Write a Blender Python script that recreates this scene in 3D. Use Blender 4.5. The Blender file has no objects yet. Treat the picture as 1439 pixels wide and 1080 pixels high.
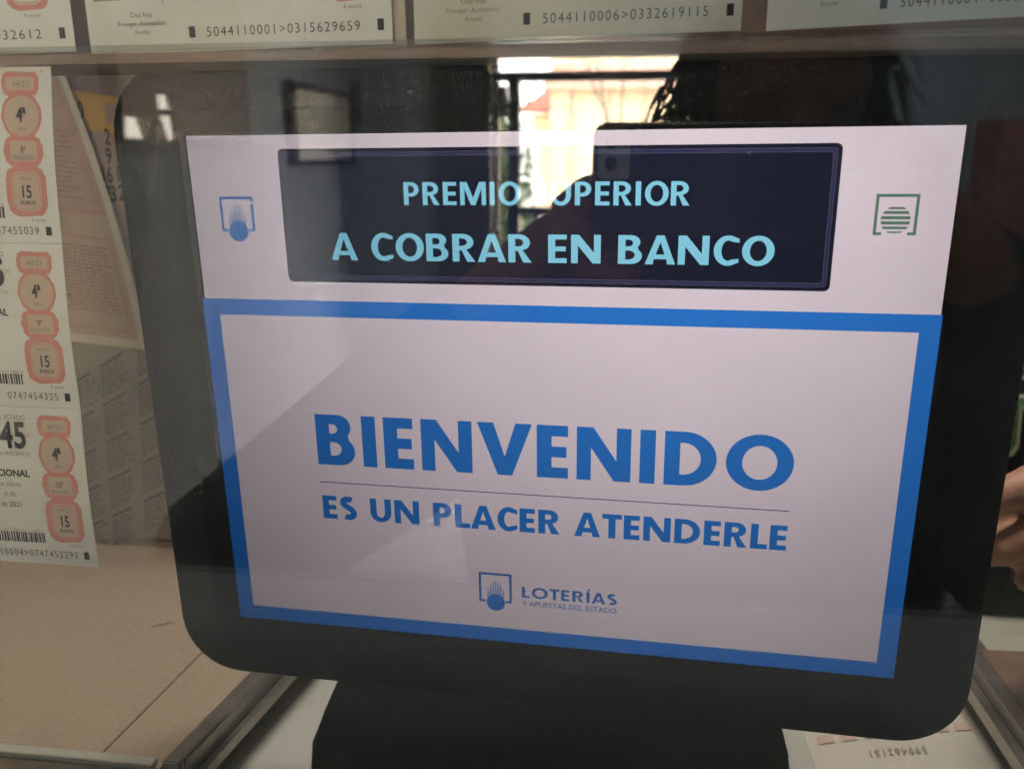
import bpy, bmesh, math, random
from mathutils import Vector, Matrix, noise
random.seed(7)
R = math.radians
scene = bpy.context.scene
COL = scene.collection

# ---------------------------------------------------------------- camera
F_PX, CX, CY = 1180.0, 719.5, 540.0
EYE = Vector((0.0, -0.30, 1.40))
PITCH, YAW = 15.4, 7.0
cam_data = bpy.data.cameras.new('camera')
cam = bpy.data.objects.new('camera', cam_data); COL.objects.link(cam)
cam.location = EYE
cam.rotation_euler = (R(90 - PITCH), 0, R(YAW))
cam_data.sensor_width = 36.0
cam_data.lens = 36.0 * F_PX / 1439.0
cam_data.clip_start = 0.002
cam_data.clip_end = 200
cam_data.dof.use_dof = True
cam_data.dof.focus_distance = 0.352
cam_data.dof.aperture_fstop = cam_data.lens / 2.6
scene.camera = cam
CM = Matrix.Rotation(R(YAW), 3, 'Z') @ Matrix.Rotation(R(90 - PITCH), 3, 'X')

# ---------------------------------------------------------------- world, lamps, exposure
world = bpy.data.worlds.new('World'); scene.world = world
world.use_nodes = True
bg = world.node_tree.nodes['Background']
bg.inputs[0].default_value = (1.0, 0.97, 0.94, 1)
bg.inputs[1].default_value = 4.4
scene.view_settings.view_transform = 'Standard'
scene.view_settings.look = 'None'
scene.view_settings.exposure = 3.42
scene.view_settings.gamma = 1.0
scene.cycles.use_denoising = True
scene.cycles.max_bounces = 10
scene.cycles.diffuse_bounces = 4
scene.cycles.transparent_max_bounces = 16
scene.cycles.caustics_reflective = False
scene.cycles.caustics_refractive = False
scene.cycles.sample_clamp_indirect = 4.0

def area(name, loc, target, size, power, color=(1, 1, 1)):
    l = bpy.data.lights.new(name, 'AREA'); l.energy = power; l.color = color
    l.shape = 'RECTANGLE'; l.size = size[0]; l.size_y = size[1]
    o = bpy.data.objects.new(name, l); COL.objects.link(o); o.location = loc
    o.rotation_euler = (Vector(target) - Vector(loc)).to_track_quat('-Z', 'Y').to_euler()
    return o
area('booth_ceiling_lamp', (-0.12, 0.30, 2.45), (-0.12, 0.26, 1.0), (0.6, 0.3), 1.25, (1.0, 0.95, 0.90))
area('lobby_ceiling_lamp', (0.50, -1.8, 2.66), (0.2, -3.5, 0.7), (1.2, 0.5), 4.8, (0.86, 0.97, 1.0))

# ---------------------------------------------------------------- pixel helpers (photo pixels -> points on real planes)
def ray(px, py):
    return (CM @ Vector(((px - CX) / F_PX, -(py - CY) / F_PX, -1.0))).normalized()
def at(px, py, Y):
    d = ray(px, py); return EYE + d * ((Y - EYE.y) / d.y)
def gz(px, py, Z):
    d = ray(px, py); return EYE + d * ((Z - EYE.z) / d.z)
def mir(px, py, Y):                      # a thing seen mirrored in the pane: its true place in the lobby, Y metres in front of the glass
    p = at(px, py, Y); return Vector((p.x, -Y, p.z))

# ---------------------------------------------------------------- materials
def mat(name, col, rough=0.6, metal=0.0, spec=0.5, noise_scale=0, noise_amt=0.15, bump=0.0, bump_scale=None, col2=None, coat=0.0):
    m = bpy.data.materials.new(name); m.use_nodes = True
    nt = m.node_tree; b = nt.nodes['Principled BSDF']
    b.inputs['Base Color'].default_value = (*col, 1)
    b.inputs['Roughness'].default_value = rough
    b.inputs['Metallic'].default_value = metal
    b.inputs['Specular IOR Level'].default_value = spec
    b.inputs['Coat Weight'].default_value = coat
    tc = nt.nodes.new('ShaderNodeTexCoord')
    if noise_scale:
        n = nt.nodes.new('ShaderNodeTexNoise'); n.inputs['Scale'].default_value = noise_scale; n.inputs['Detail'].default_value = 6
        nt.links.new(tc.outputs['Object'], n.inputs['Vector'])
        r = nt.nodes.new('ShaderNodeMapRange'); r.inputs[1].default_value = 0.3; r.inputs[2].default_value = 0.7
        nt.links.new(n.outputs['Fac'], r.inputs[0])
        mx = nt.nodes.new('ShaderNodeMix'); mx.data_type = 'RGBA'
        nt.links.new(r.outputs[0], mx.inputs['Factor'])
        c2 = col2 or tuple(c * (1 - noise_amt) for c in col)
        mx.inputs['A'].default_value = (*c2, 1); mx.inputs['B'].default_value = (*[min(1, c * (1 + (0 if col2 else noise_amt))) for c in col], 1)
        nt.links.new(mx.outputs['Result'], b.inputs['Base Color'])
    if bump:
        n2 = nt.nodes.new('ShaderNodeTexNoise'); n2.inputs['Scale'].default_value = bump_scale or noise_scale or 50; n2.inputs['Detail'].default_value = 4
        nt.links.new(tc.outputs['Object'], n2.inputs['Vector'])
        bp = nt.nodes.new('ShaderNodeBump'); bp.inputs['Strength'].default_value = bump; bp.inputs['Distance'].default_value = 0.001
        nt.links.new(n2.outputs['Fac'], bp.inputs['Height']); nt.links.new(bp.outputs[0], b.inputs['Normal'])
    return m

def lcd(name, col, power=6.0, strength=0.104):
    """lit LCD pixels: a TN panel's light falls off with the viewing angle"""
    m = bpy.data.materials.new(name); m.use_nodes = True
    nt = m.node_tree; nt.nodes.clear()
    out = nt.nodes.new('ShaderNodeOutputMaterial'); e = nt.nodes.new('ShaderNodeEmission')
    e.inputs[0].default_value = (*col, 1)
    g = nt.nodes.new('ShaderNodeNewGeometry')
    dt = nt.nodes.new('ShaderNodeVectorMath'); dt.operation = 'DOT_PRODUCT'
    nt.links.new(g.outputs['Incoming'], dt.inputs[0]); nt.links.new(g.outputs['Normal'], dt.inputs[1])
    ab = nt.nodes.new('ShaderNodeMath'); ab.operation = 'ABSOLUTE'; nt.links.new(dt.outputs['Value'], ab.inputs[0])
    pw = nt.nodes.new('ShaderNodeMath'); pw.operation = 'POWER'; pw.inputs[1].default_value = power
    nt.links.new(ab.outputs[0], pw.inputs[0])
    ml = nt.nodes.new('ShaderNodeMath'); ml.operation = 'MULTIPLY'; ml.inputs[1].default_value = strength
    nt.links.new(pw.outputs[0], ml.inputs[0])
    tc = nt.nodes.new('ShaderNodeTexCoord'); nz = nt.nodes.new('ShaderNodeTexNoise'); nz.inputs['Scale'].default_value = 26; nz.inputs['Detail'].default_value = 3
    nt.links.new(tc.outputs['Object'], nz.inputs['Vector'])
    wv = nt.nodes.new('ShaderNodeTexWave'); wv.wave_type = 'BANDS'; wv.bands_direction = 'X'; wv.inputs['Scale'].default_value = 1058; wv.inputs['Distortion'].default_value = 0
    nt.links.new(tc.outputs['Object'], wv.inputs['Vector'])
    mr = nt.nodes.new('ShaderNodeMapRange'); mr.inputs[1].default_value = .2; mr.inputs[2].default_value = .8; mr.inputs[3].default_value = .95; mr.inputs[4].default_value = 1.03
    nt.links.new(nz.outputs['Fac'], mr.inputs[0])
    mw = nt.nodes.new('ShaderNodeMapRange'); mw.inputs[3].default_value = .88; mw.inputs[4].default_value = 1.12; nt.links.new(wv.outputs['Fac'], mw.inputs[0])
    m2 = nt.nodes.new('ShaderNodeMath'); m2.operation = 'MULTIPLY'; nt.links.new(ml.outputs[0], m2.inputs[0]); nt.links.new(mr.outputs[0], m2.inputs[1])
    m3 = nt.nodes.new('ShaderNodeMath'); m3.operation = 'MULTIPLY'; nt.links.new(m2.outputs[0], m3.inputs[0]); nt.links.new(mw.outputs[0], m3.inputs[1])
    nt.links.new(m3.outputs[0], e.inputs[1])
    nt.links.new(e.outputs[0], out.inputs[0])
    return m

def glass_mat(name, tint=(0.98, 0.99, 0.985), refl=1.0, rough=0.0):
    m = bpy.data.materials.new(name); m.use_nodes = True
    nt = m.node_tree; nt.nodes.clear()
    out = nt.nodes.new('ShaderNodeOutputMaterial'); mx = nt.nodes.new('ShaderNodeMixShader')
    t = nt.nodes.new('ShaderNodeBsdfTransparent'); t.inputs[0].default_value = (*tint, 1)
    gl = nt.nodes.new('ShaderNodeBsdfGlossy'); gl.inputs['Roughness'].default_value = rough; gl.inputs[0].default_value = (1, 1, 1, 1)
    geo = nt.nodes.new('ShaderNodeNewGeometry')
    ior = nt.nodes.new('ShaderNodeMix'); ior.data_type = 'FLOAT'
    ior.inputs['A'].default_value = 1.52; ior.inputs['B'].default_value = 1 / 1.52
    nt.links.new(geo.outputs['Backfacing'], ior.inputs['Factor'])
    fr = nt.nodes.new('ShaderNodeFresnel'); nt.links.new(ior.outputs['Result'], fr.inputs['IOR'])
    k = nt.nodes.new('ShaderNodeMath'); k.operation = 'MULTIPLY'; k.inputs[1].default_value = refl
    nt.links.new(fr.outputs[0], k.inputs[0]); nt.links.new(k.outputs[0], mx.inputs[0])
    nt.links.new(t.outputs[0], mx.inputs[1]); nt.links.new(gl.outputs[0], mx.inputs[2]); nt.links.new(mx.outputs[0], out.inputs[0])
    return m

def dusty(name):
    m = glass_mat(name); nt = m.node_tree
    out = [n for n in nt.nodes if n.type == 'OUTPUT_MATERIAL'][0]; src = out.inputs[0].links[0].from_socket
    tc = nt.nodes.new('ShaderNodeTexCoord')
    n1 = nt.nodes.new('ShaderNodeTexNoise'); n1.inputs['Scale'].default_value = 7; n1.inputs['Detail'].default_value = 5; n1.inputs['Distortion'].default_value = 1.2
    mp = nt.nodes.new('ShaderNodeMapping'); mp.inputs['Scale'].default_value = (1.0, 1.0, .35); nt.links.new(tc.outputs['Object'], mp.inputs[0]); nt.links.new(mp.outputs[0], n1.inputs['Vector'])
    r1 = nt.nodes.new('ShaderNodeMapRange'); r1.inputs[1].default_value = .35; r1.inputs[2].default_value = .75; r1.inputs[3].default_value = .004; r1.inputs[4].default_value = .022; nt.links.new(n1.outputs['Fac'], r1.inputs[0])
    v = nt.nodes.new('ShaderNodeTexVoronoi'); v.inputs['Scale'].default_value = 48; nt.links.new(tc.outputs['Object'], v.inputs['Vector'])
    r2 = nt.nodes.new('ShaderNodeMapRange'); r2.inputs[1].default_value = .012; r2.inputs[2].default_value = .035; r2.inputs[3].default_value = .22; r2.inputs[4].default_value = 0.0; nt.links.new(v.outputs['Distance'], r2.inputs[0])
    ad = nt.nodes.new('ShaderNodeMath'); ad.operation = 'ADD'; nt.links.new(r1.outputs[0], ad.inputs[0]); nt.links.new(r2.outputs[0], ad.inputs[1])
    df = nt.nodes.new('ShaderNodeBsdfDiffuse'); df.inputs[0].default_value = (.70, .73, .76, 1)
    mx = nt.nodes.new('ShaderNodeMixShader'); nt.links.new(ad.outputs[0], mx.inputs[0]); nt.links.new(src, mx.inputs[1]); nt.links.new(df.outputs[0], mx.inputs[2]); nt.links.new(mx.outputs[0], out.inputs[0])
    return m
M = {
 'glass': glass_mat('window_glass'), 'paneglass': dusty('dusty_pane_glass'),
 'acrylic': glass_mat('acrylic', (0.90, 0.90, 0.87), 1.5, 0.08),
 'bezel': mat('bezel_plastic', (0.011, 0.011, 0.0125), 0.50, spec=0.25, noise_scale=30, noise_amt=.35, bump=0.35, bump_scale=900),
 'black': mat('black_plastic', (0.014, 0.014, 0.015), 0.5, noise_scale=260, noise_amt=.4, bump=0.2, bump_scale=700),
 'ticket': mat('ticket_paper', (0.70, 0.71, 0.67), 0.7, spec=0.25, noise_scale=35, noise_amt=0.035),
 'ticket2': mat('ticket_paper_warm', (0.60, 0.61, 0.53), 0.7, spec=0.25, noise_scale=35, noise_amt=0.035),
 'ink': mat('black_ink', (0.05, 0.05, 0.05), 0.7, spec=0.2),
 'greyink': mat('grey_ink', (0.22, 0.22, 0.20), 0.7, spec=0.2),
 'red': mat('red_ink', (0.66, 0.22, 0.21), 0.7, spec=0.2, noise_scale=260, col2=(0.58, 0.30, 0.24)),
 'pink': mat('pink_ink', (0.56, 0.34, 0.27), 0.7, spec=0.2, noise_scale=300, col2=(0.54, 0.41, 0.33)),
 'cream': mat('cream_print', (0.55, 0.42, 0.33), 0.7, spec=0.2),
 'tint': mat('guilloche_tint', (0.53, 0.46, 0.39), 0.7, spec=0.2, noise_scale=420, col2=(0.70, 0.71, 0.67)),
 'paper': mat('dull_paper', (0.36, 0.28, 0.22), 0.8, noise_scale=12, noise_amt=0.10),
 'papernews': mat('newsprint', (0.22, 0.20, 0.17), 0.8, noise_scale=9, noise_amt=0.18),
 'papermargin': mat('pale_paper', (0.48, 0.42, 0.34), 0.8, noise_scale=12, noise_amt=0.06),
 'rose': mat('rose_print', (0.33, 0.235, 0.205), 0.8, noise_scale=60, noise_amt=0.12),
 'redline': mat('red_line', (0.42, 0.15, 0.11), 0.8),
 'orange': mat('orange_print', (0.52, 0.30, 0.08), 0.7, noise_scale=30, noise_amt=0.1),
 'greenprint': mat('green_print', (0.13, 0.20, 0.11), 0.8),
 'newsink': mat('news_ink', (0.085, 0.075, 0.065), 0.8),
 'board': mat('brown_board', (0.26, 0.19, 0.16), 0.7, noise_scale=8, noise_amt=0.15),
 'wood': mat('laminate', (0.40, 0.295, 0.20), 0.45, noise_scale=300, noise_amt=0.09, bump=0.15, bump_scale=300),
 'seam': mat('seam', (0.20, 0.14, 0.09), 0.7),
 'metal': mat('brushed_metal', (0.42, 0.39, 0.34), 0.32, metal=0.85, noise_scale=60, noise_amt=0.12),
 'traywhite': mat('tray_floor', (0.52, 0.50, 0.42), 0.4, noise_scale=14, noise_amt=0.06),
 'rail': mat('rail_brown', (0.23, 0.165, 0.125), 0.5, noise_scale=16, noise_amt=0.2),
 'wall': mat('painted_wall', (0.38, 0.41, 0.44), 0.8, noise_scale=1.6, noise_amt=0.10, bump=0.2, bump_scale=120),
 'wallpart': mat('partition_paint', (0.22, 0.20, 0.18), 0.8, noise_scale=2),
 'ceiling': mat('ceiling_paint', (0.55, 0.55, 0.52), 0.9, noise_scale=2, noise_amt=0.05),
 'floor': mat('floor_tiles', (0.21, 0.21, 0.21), 0.4, noise_scale=5, noise_amt=0.2),
 'alu': mat('dark_frame', (0.05, 0.055, 0.06), 0.4, noise_scale=12),
 'facade': mat('facade_cream', (0.82, 0.66, 0.44), 0.9, noise_scale=1.2, noise_amt=0.10, bump=0.3, bump_scale=30),
 'facadepink': mat('facade_pink', (0.72, 0.46, 0.36), 0.9, noise_scale=2, noise_amt=0.10),
 'rooftile': mat('roof_tile', (0.35, 0.12, 0.08), 0.8, noise_scale=6, noise_amt=0.2),
 'leaf': mat('leaf', (0.07, 0.12, 0.025), 0.6, noise_scale=5, noise_amt=0.4),
 'bark': mat('bark', (0.10, 0.07, 0.05), 0.9, noise_scale=20),
 'canvas': mat('white_canvas', (0.85, 0.84, 0.80), 0.8, noise_scale=6, noise_amt=0.04),
 'pave': mat('paving', (0.42, 0.38, 0.32), 0.9, noise_scale=3, noise_amt=0.2),
 'picture': mat('notice_cream', (0.86, 0.76, 0.60), 0.7, noise_scale=3, noise_amt=0.2),
 'picture2': mat('notice_dark', (0.16, 0.10, 0.10), 0.6, noise_scale=6),
 'mauve': mat('poster_mauve', (0.20, 0.15, 0.15), 0.7),
 'skin': mat('skin', (0.50, 0.25, 0.15), 0.5, noise_scale=90, noise_amt=0.12, bump=0.5, bump_scale=260),
 'nail': mat('nail', (0.55, 0.36, 0.28), 0.3),
 'hair': mat('hair', (0.012, 0.010, 0.009), 0.45, spec=0.4),
 'shirt': mat('black_shirt', (0.012, 0.011, 0.013), 0.9, noise_scale=30, bump=0.4, bump_scale=300),
 'coatm': mat('dark_coat', (0.022, 0.024, 0.030), 0.85, noise_scale=25, bump=0.4, bump_scale=200),
 'trouser': mat('dark_trousers', (0.03, 0.035, 0.05), 0.9),
 'shoe': mat('black_shoe', (0.02, 0.02, 0.02), 0.4),
 'phone': mat('phone_back', (0.02, 0.025, 0.03), 0.15, coat=0.6),
 'phonerim': mat('phone_rim', (0.50, 0.47, 0.40), 0.25, metal=0.9),
 'phonecam': mat('phone_module', (0.75, 0.80, 0.80), 0.2, metal=0.0),
 'lens': mat('lens_glass', (0.005, 0.006, 0.008), 0.05),
 'lettergreen': mat('letter_green', (0.10, 0.22, 0.08), 0.8, noise_scale=80),
 'letterolive': mat('letter_olive', (0.16, 0.16, 0.06), 0.8),
 'lettercream': mat('letter_cream', (0.80, 0.78, 0.62), 0.8),
 'grille': mat('grey_grille', (0.42, 0.44, 0.44), 0.7, noise_scale=8),
 'mahogany': mat('red_brown_case', (0.36, 0.12, 0.11), 0.6, noise_scale=14, noise_amt=0.25),
 'desk2': mat('counter_pale', (0.44, 0.41, 0.32), 0.5, noise_scale=7, noise_amt=0.05),
 'ledge': mat('ledge_white', (0.52, 0.54, 0.52), 0.5, noise_scale=9, noise_amt=0.08),
 'brownwood': mat('brown_wood', (0.20, 0.12, 0.08), 0.25, noise_scale=24, noise_amt=0.35, coat=0.3),
 'wire': mat('wire', (0.05, 0.04, 0.04), 0.6),
}
# screen colours
K = 0.1
S = {
 'white': lcd('lcd_white', (0.75, 0.62, 0.68)),
 'blue': lcd('lcd_blue', (0.026, 0.185, 0.62)),
 'navy': lcd('lcd_navy', (0.012, 0.013, 0.028)),
 'navyedge': lcd('lcd_navy_edge', (0.030, 0.030, 0.085)),
 'cyan': lcd('lcd_cyan', (0.24, 0.60, 0.76)),
 'text': lcd('lcd_text_blue', (0.028, 0.175, 0.56)),
 'logo': lcd('lcd_logo_blue', (0.055, 0.16, 0.44)),
 'line': lcd('lcd_line', (0.13, 0.11, 0.22)),
 'green': lcd('lcd_green', (0.10, 0.20, 0.14)),
}

# ---------------------------------------------------------------- object helpers
def link(name, me, m, parent=None, loc=None):
    if m is not None:
        for mm in (m if isinstance(m, (list, tuple)) else [m]): me.materials.append(mm)
    o = bpy.data.objects.new(name, me); COL.objects.link(o)
    if parent is not None: o.parent = parent
    if loc is not None: o.location = loc
    return o
def obj(name, bm, m, parent=None, loc=None, smooth=False, angle=None):
    bmesh.ops.recalc_face_normals(bm, faces=bm.faces)
    me = bpy.data.meshes.new(name); bm.to_mesh(me); bm.free()
    if smooth:
        for p in me.polygons: p.use_smooth = True
        if angle: me.set_sharp_from_angle(angle=R(angle))
    return link(name, me, m, parent, loc)
def empty(name, loc=(0, 0, 0), rot=None):
    o = bpy.data.objects.new(name, None); COL.objects.link(o); o.location = loc
    o.empty_display_size = 0.02
    if rot is not None: o.rotation_euler = rot
    return o
def tag(o, label, cat, group=None):
    o['label'] = label; o['category'] = cat
    if group: o['group'] = group
    return o
def struct(o):
    o['kind'] = 'structure'; return o
def bx(bm, x0, x1, y0, y1, z0, z1, bev=0):
    r = bmesh.ops.create_cube(bm, size=1.0)
    vs = r['verts']
    for v in vs:
        v.co = Vector((x0 if v.co.x < 0 else x1, y0 if v.co.y < 0 else y1, z0 if v.co.z < 0 else z1))
    if bev:
        es = list({e for v in vs for e in v.link_edges})
        bmesh.ops.bevel(bm, geom=es, offset=bev, segments=2, profile=0.5, affect='EDGES')
    return vs
def box(name, x0, x1, y0, y1, z0, z1, m, parent=None, bev=0):
    bm = bmesh.new(); bx(bm, x0, x1, y0, y1, z0, z1, bev)
    return obj(name, bm, m, parent)
def prism(bm, pts, vec):
    a = [bm.verts.new(p) for p in pts]; b = [bm.verts.new(Vector(p) + vec) for p in pts]
    bm.faces.new(a); bm.faces.new(b[::-1])
    n = len(pts)
    for i in range(n): bm.faces.new((a[i], b[i], b[(i + 1) % n], a[(i + 1) % n]))
def tube(bm, pts, rads, seg=8, cap=True):
    pts = [Vector(p) for p in pts]; rings = []
    up = Vector((0.13, 0.27, 0.95))
    for i, p in enumerate(pts):
        d = (pts[min(i + 1, len(pts) - 1)] - pts[max(i - 1, 0)]).normalized()
        a = d.cross(up)
        if a.length < 1e-4: a = d.cross(Vector((1, 0, 0)))
        a.normalize(); b = d.cross(a)
        r = rads[i] if isinstance(rads, (list, tuple)) else rads
        rings.append([bm.verts.new(p + (a * math.cos(t) + b * math.sin(t)) * r) for t in [2 * math.pi * k / seg for k in range(seg)]])
    for i in range(len(rings) - 1):
        for k in range(seg):
            bm.faces.new((rings[i][k], rings[i][(k + 1) % seg], rings[i + 1][(k + 1) % seg], rings[i + 1][k]))
    if cap:
        bm.faces.new(rings[0]); bm.faces.new(rings[-1][::-1])

# ---------------------------------------------------------------- 2-D shapes (lists of (x, y)); a shape = (outer, [holes])
def rrect(cx, cy, w, h, r, n=5):
    out = []
    for (sx, sy, a0) in ((1, 1, 0), (-1, 1, 90), (-1, -1, 180), (1, -1, 270)):
        for i in range(n + 1):
            a = R(a0 + 90 * i / n)
            out.append((cx + sx * (w / 2 - r) + r * math.cos(a), cy + sy * (h / 2 - r) + r * math.sin(a)))
    return out
def ell(cx, cy, rx, ry, n=36, a0=0, a1=360):
    full = abs(a1 - a0) >= 360
    return [(cx + rx * math.cos(R(a0 + (a1 - a0) * i / (n if full else n - 1))), cy + ry * math.sin(R(a0 + (a1 - a0) * i / (n if full else n - 1)))) for i in range(n)]
def rect(x0, y0, x1, y1): return [(x0, y0), (x1, y0), (x1, y1), (x0, y1)]

def flat_polys(contours):
    """fill contours (even-odd) with Blender's 2-D curve fill; returns verts, faces"""
    cu = bpy.data.curves.new('tmp', 'CURVE'); cu.dimensions = '2D'; cu.fill_mode = 'BOTH'
    for c in contours:
        s = cu.splines.new('POLY'); s.points.add(len(c) - 1); s.use_cyclic_u = True
        for i, p in enumerate(c): s.points[i].co = (p[0] * 1000, p[1] * 1000, 0, 1)
    o = bpy.data.objects.new('tmp', cu); COL.objects.link(o)
    dg = bpy.context.evaluated_depsgraph_get(); dg.update()
    me = bpy.data.meshes.new_from_object(o.evaluated_get(dg))
    vs = [(v.co.x / 1000, v.co.y / 1000) for v in me.vertices]; fs = [tuple(p.vertices) for p in me.polygons]
    bpy.data.objects.remove(o); bpy.data.curves.remove(cu); bpy.data.meshes.remove(me)
    return vs, fs
_tc = {}
def text_polys(s, size, bold=0.0, sx=1.0, spacing=1.0):
    """Blender's built-in font; returns verts, faces with baseline at y=0, centred on x; size = cap height"""
    key = (s, bold, spacing)
    if key not in _tc:
        cu = bpy.data.curves.new('tmp', 'FONT'); cu.body = s; cu.size = 1.0; cu.offset = bold; cu.align_x = 'LEFT'; cu.space_character = spacing; cu.resolution_u = 3
        o = bpy.data.objects.new('tmp', cu); COL.objects.link(o)
        dg = bpy.context.evaluated_depsgraph_get(); dg.update()
        me = bpy.data.meshes.new_from_object(o.evaluated_get(dg))
        _tc[key] = ([(v.co.x, v.co.y) for v in me.vertices], [tuple(p.vertices) for p in me.polygons])
        bpy.data.objects.remove(o); bpy.data.curves.remove(cu); bpy.data.meshes.remove(me)
    vs, fs = _tc[key]
    if not vs: return [], []
    x0 = min(v[0] for v in vs); x1 = max(v[0] for v in vs); k = size / 0.70
    return [((v[0] - (x0 + x1) / 2) * k * sx, v[1] * k) for v in vs], fs
def text_fit(s, x0, x1, y, h, bold=0.0, spacing=1.0):
    vs, fs = text_polys(s, h, bold, 1.0, spacing)
    w = max(v[0] for v in vs) - min(v[0] for v in vs); k = (x1 - x0) / w
    return [((x0 + x1) / 2 + v[0] * k, y + v[1]) for v in vs], fs

# ---- own bold capitals for the display (geometric grotesque); unit cap height
def stroke_poly(path, t):
    L, Rr = [], []
    n = len(path)
    for i in range(n):
        a = Vector(path[max(i - 1, 0)]); b = Vector(path[min(i + 1, n - 1)]); d = (b - a).normalized(); nn = Vector((-d.y, d.x)) * t / 2
        p = Vector(path[i]); L.append((p.x + nn.x, p.y + nn.y)); Rr.append((p.x - nn.x, p.y - nn.y))
    return L + Rr[::-1]
def glyph(c, t, W, hf=.76):
    h = t * hf; w = W.get(c, 0.6)
    if c == 'I': return t, [rect(0, 0, t, 1)]
    if c == 'Í': return t, [rect(0, 0, t, 1), [(t * 0.1, 1.07), (t * 0.55, 1.27), (t * 1.35, 1.27), (t * 0.75, 1.07)]]
    if c == 'E': return w, [[(0, 0), (w, 0), (w, h), (t, h), (t, 0.5 - h / 2), (w * 0.95, 0.5 - h / 2), (w * 0.95, 0.5 + h / 2), (t, 0.5 + h / 2), (t, 1 - h), (w, 1 - h), (w, 1), (0, 1)]]
    if c == 'L': return w, [[(0, 0), (w, 0), (w, h), (t, h), (t, 1), (0, 1)]]
    if c == 'T': return w, [[(w / 2 - t / 2, 0), (w / 2 + t / 2, 0), (w / 2 + t / 2, 1 - h), (w, 1 - h), (w, 1), (0, 1), (0, 1 - h), (w / 2 - t / 2, 1 - h)]]
    if c == 'N': return w, [[(0, 0), (t * .95, 0), (t * .95, 0.62), (w - t * 1.1, 0), (w, 0), (w, 1), (w - t * .95, 1), (w - t * .95, 0.38), (t * 1.1, 1), (0, 1)]]
    if c == 'M': return w, [[(0, 0), (t * .9, 0), (t * .9, 0.70), (w / 2 - t * .45, 0), (w / 2 + t * .45, 0), (w - t * .9, 0.70), (w - t * .9, 0), (w, 0), (w, 1), (w - t * 1.35, 1), (w / 2, 0.32), (t * 1.35, 1), (0, 1)]]
    if c == 'V': return w, [[(w / 2 - t * .5, 0), (w / 2 + t * .5, 0), (w, 1), (w - t * 1.12, 1), (w / 2, 0.36), (t * 1.12, 1), (0, 1)]]
    if c == 'A':
        y1, y2 = 0.18, 0.18 + h * .95; ax = t * 0.52
        def lin(y): return (t * 1.12) + (w / 2 - t * 1.12) * (y / 0.74)
        return w, [[(0, 0), (t * 1.1, 0), (lin(y1) - .03, y1), (w - lin(y1) + .03, y1), (w - t * 1.1, 0), (w, 0), (w / 2 + ax, 1), (w / 2 - ax, 1)],
                   [(lin(y2) - .02, y2), (w / 2, 0.76), (w - lin(y2) + .02, y2)]]
    if c == 'O': return w, [ell(w / 2, .5, w / 2, .515, 40), ell(w / 2, .5, w / 2 - t * 1.02, .515 - h, 40)]
    if c == 'C':
        o = [(min(x, w * .96), y) for x, y in ell(w * .56, .5, w * .56, .515, 30, 52, 308)]
        i = [(x, y) for x, y in ell(w * .56, .5, w * .56 - t, .515 - h, 30, 305, 55)]
        o[0] = (w * .98, o[0][1] + .0); o[-1] = (w * .98, o[-1][1])
        i[0] = (w * .98, h * 1.35); i[-1] = (w * .98, 1 - h * 1.35)
        return w, [o + i]
    if c == 'U':
        r = w / 2
        outer = [(0, 1)] + [(r + r * math.cos(R(a)), 0.42 + 0.435 * math.sin(R(a))) for a in range(180, 361, 12)] + [(w, 1), (w - t, 1)]
        inner = [(r + (r - t) * math.cos(R(a)), 0.42 + (0.435 - h) * math.sin(R(a))) for a in range(360, 179, -12)] + [(t, 1)]
        return w, [outer + inner]
    if c == 'D':
        rx = w * 0.62; x0 = w - rx
        return w, [[(0, 0)] + ell(x0, .5, rx, .5, 24, -90, 90) + [(0, 1)], [(t, h)] + ell(x0 * .95, .5, rx - t + x0 * .05, .5 - h, 20, -90, 90) + [(t, 1 - h)]]
    if c in 'PR':
        yb = 0.37 if c == 'P' else 0.41
        ry = (1 - yb) / 2; cy = 1 - ry; xw = w if c == 'P' else w * .95; rx = min(xw * .52, .36); x0 = xw - rx
        bowl = ell(x0, cy, rx, ry, 18, 90, -90)
        hx = x0 - .02; hole = [(t, yb + h * .95)] + ell(hx, cy, max(.05, xw - t * .98 - hx), ry - h * .95, 16, -90, 90) + [(t, 1 - h * .95)]
        if c == 'P': return w, [[(0, 0), (0, 1)] + bowl + [(t, yb), (t, 0)], hole]
        k0 = x0 + .10
        return w, [[(0, 0), (0, 1)] + bowl[:-4] + [(k0 + .02, yb + .03), (w * 1.02, 0), (w * 1.02 - t * 1.22, 0), (k0 - t * .62, yb), (t, yb), (t, 0)], hole]
    if c == 'B':
        ym = .535; hb = h * .92
        def bowl2(y0, y1, xw, a0, a1):
            ry = (y1 - y0) / 2; rx = min(ry * 1.15, xw * .55); return ell(xw - rx, (y0 + y1) / 2, rx, ry, 16, a0, a1)
        outer = [(0, 0), (0, 1)] + bowl2(ym - .01, 1, w * .92, 90, -42) + bowl2(0, ym + .03, w, 48, -90)
        def hol(y0, y1, xr_):
            ry = (y1 - y0) / 2; rx = ry * 1.2; return [(t, y0)] + ell(max(t + .01, xr_ - rx), (y0 + y1) / 2, rx, ry, 14, -90, 90) + [(t, y1)]
        return w, [outer, hol(hb, ym - hb * .42, w - t * .98), hol(ym + hb * .50, 1 - hb, w * .92 - t * .98)]
    if c == 'S':
        ht = t * .93; r1 = w / 2 - ht / 2
        yt, yb2 = 0.745, 0.265; ry1 = 1.0 - ht * .5 + .01 - yt; ry2 = yb2 - ht * .5 + .015
        top = [(w / 2 + r1 * .95 * math.cos(R(a)), yt + ry1 * math.sin(R(a))) for a in range(42, 200, 10)]
        bot = [(w / 2 + r1 * math.cos(R(a)), yb2 + ry2 * math.sin(R(a))) for a in range(20, -140, -10)]
        p0, p3 = Vector(top[-1]), Vector(bot[0])
        p1 = p0 + Vector((.04, -.15)); p2 = p3 + Vector((-.02, .16))
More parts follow.
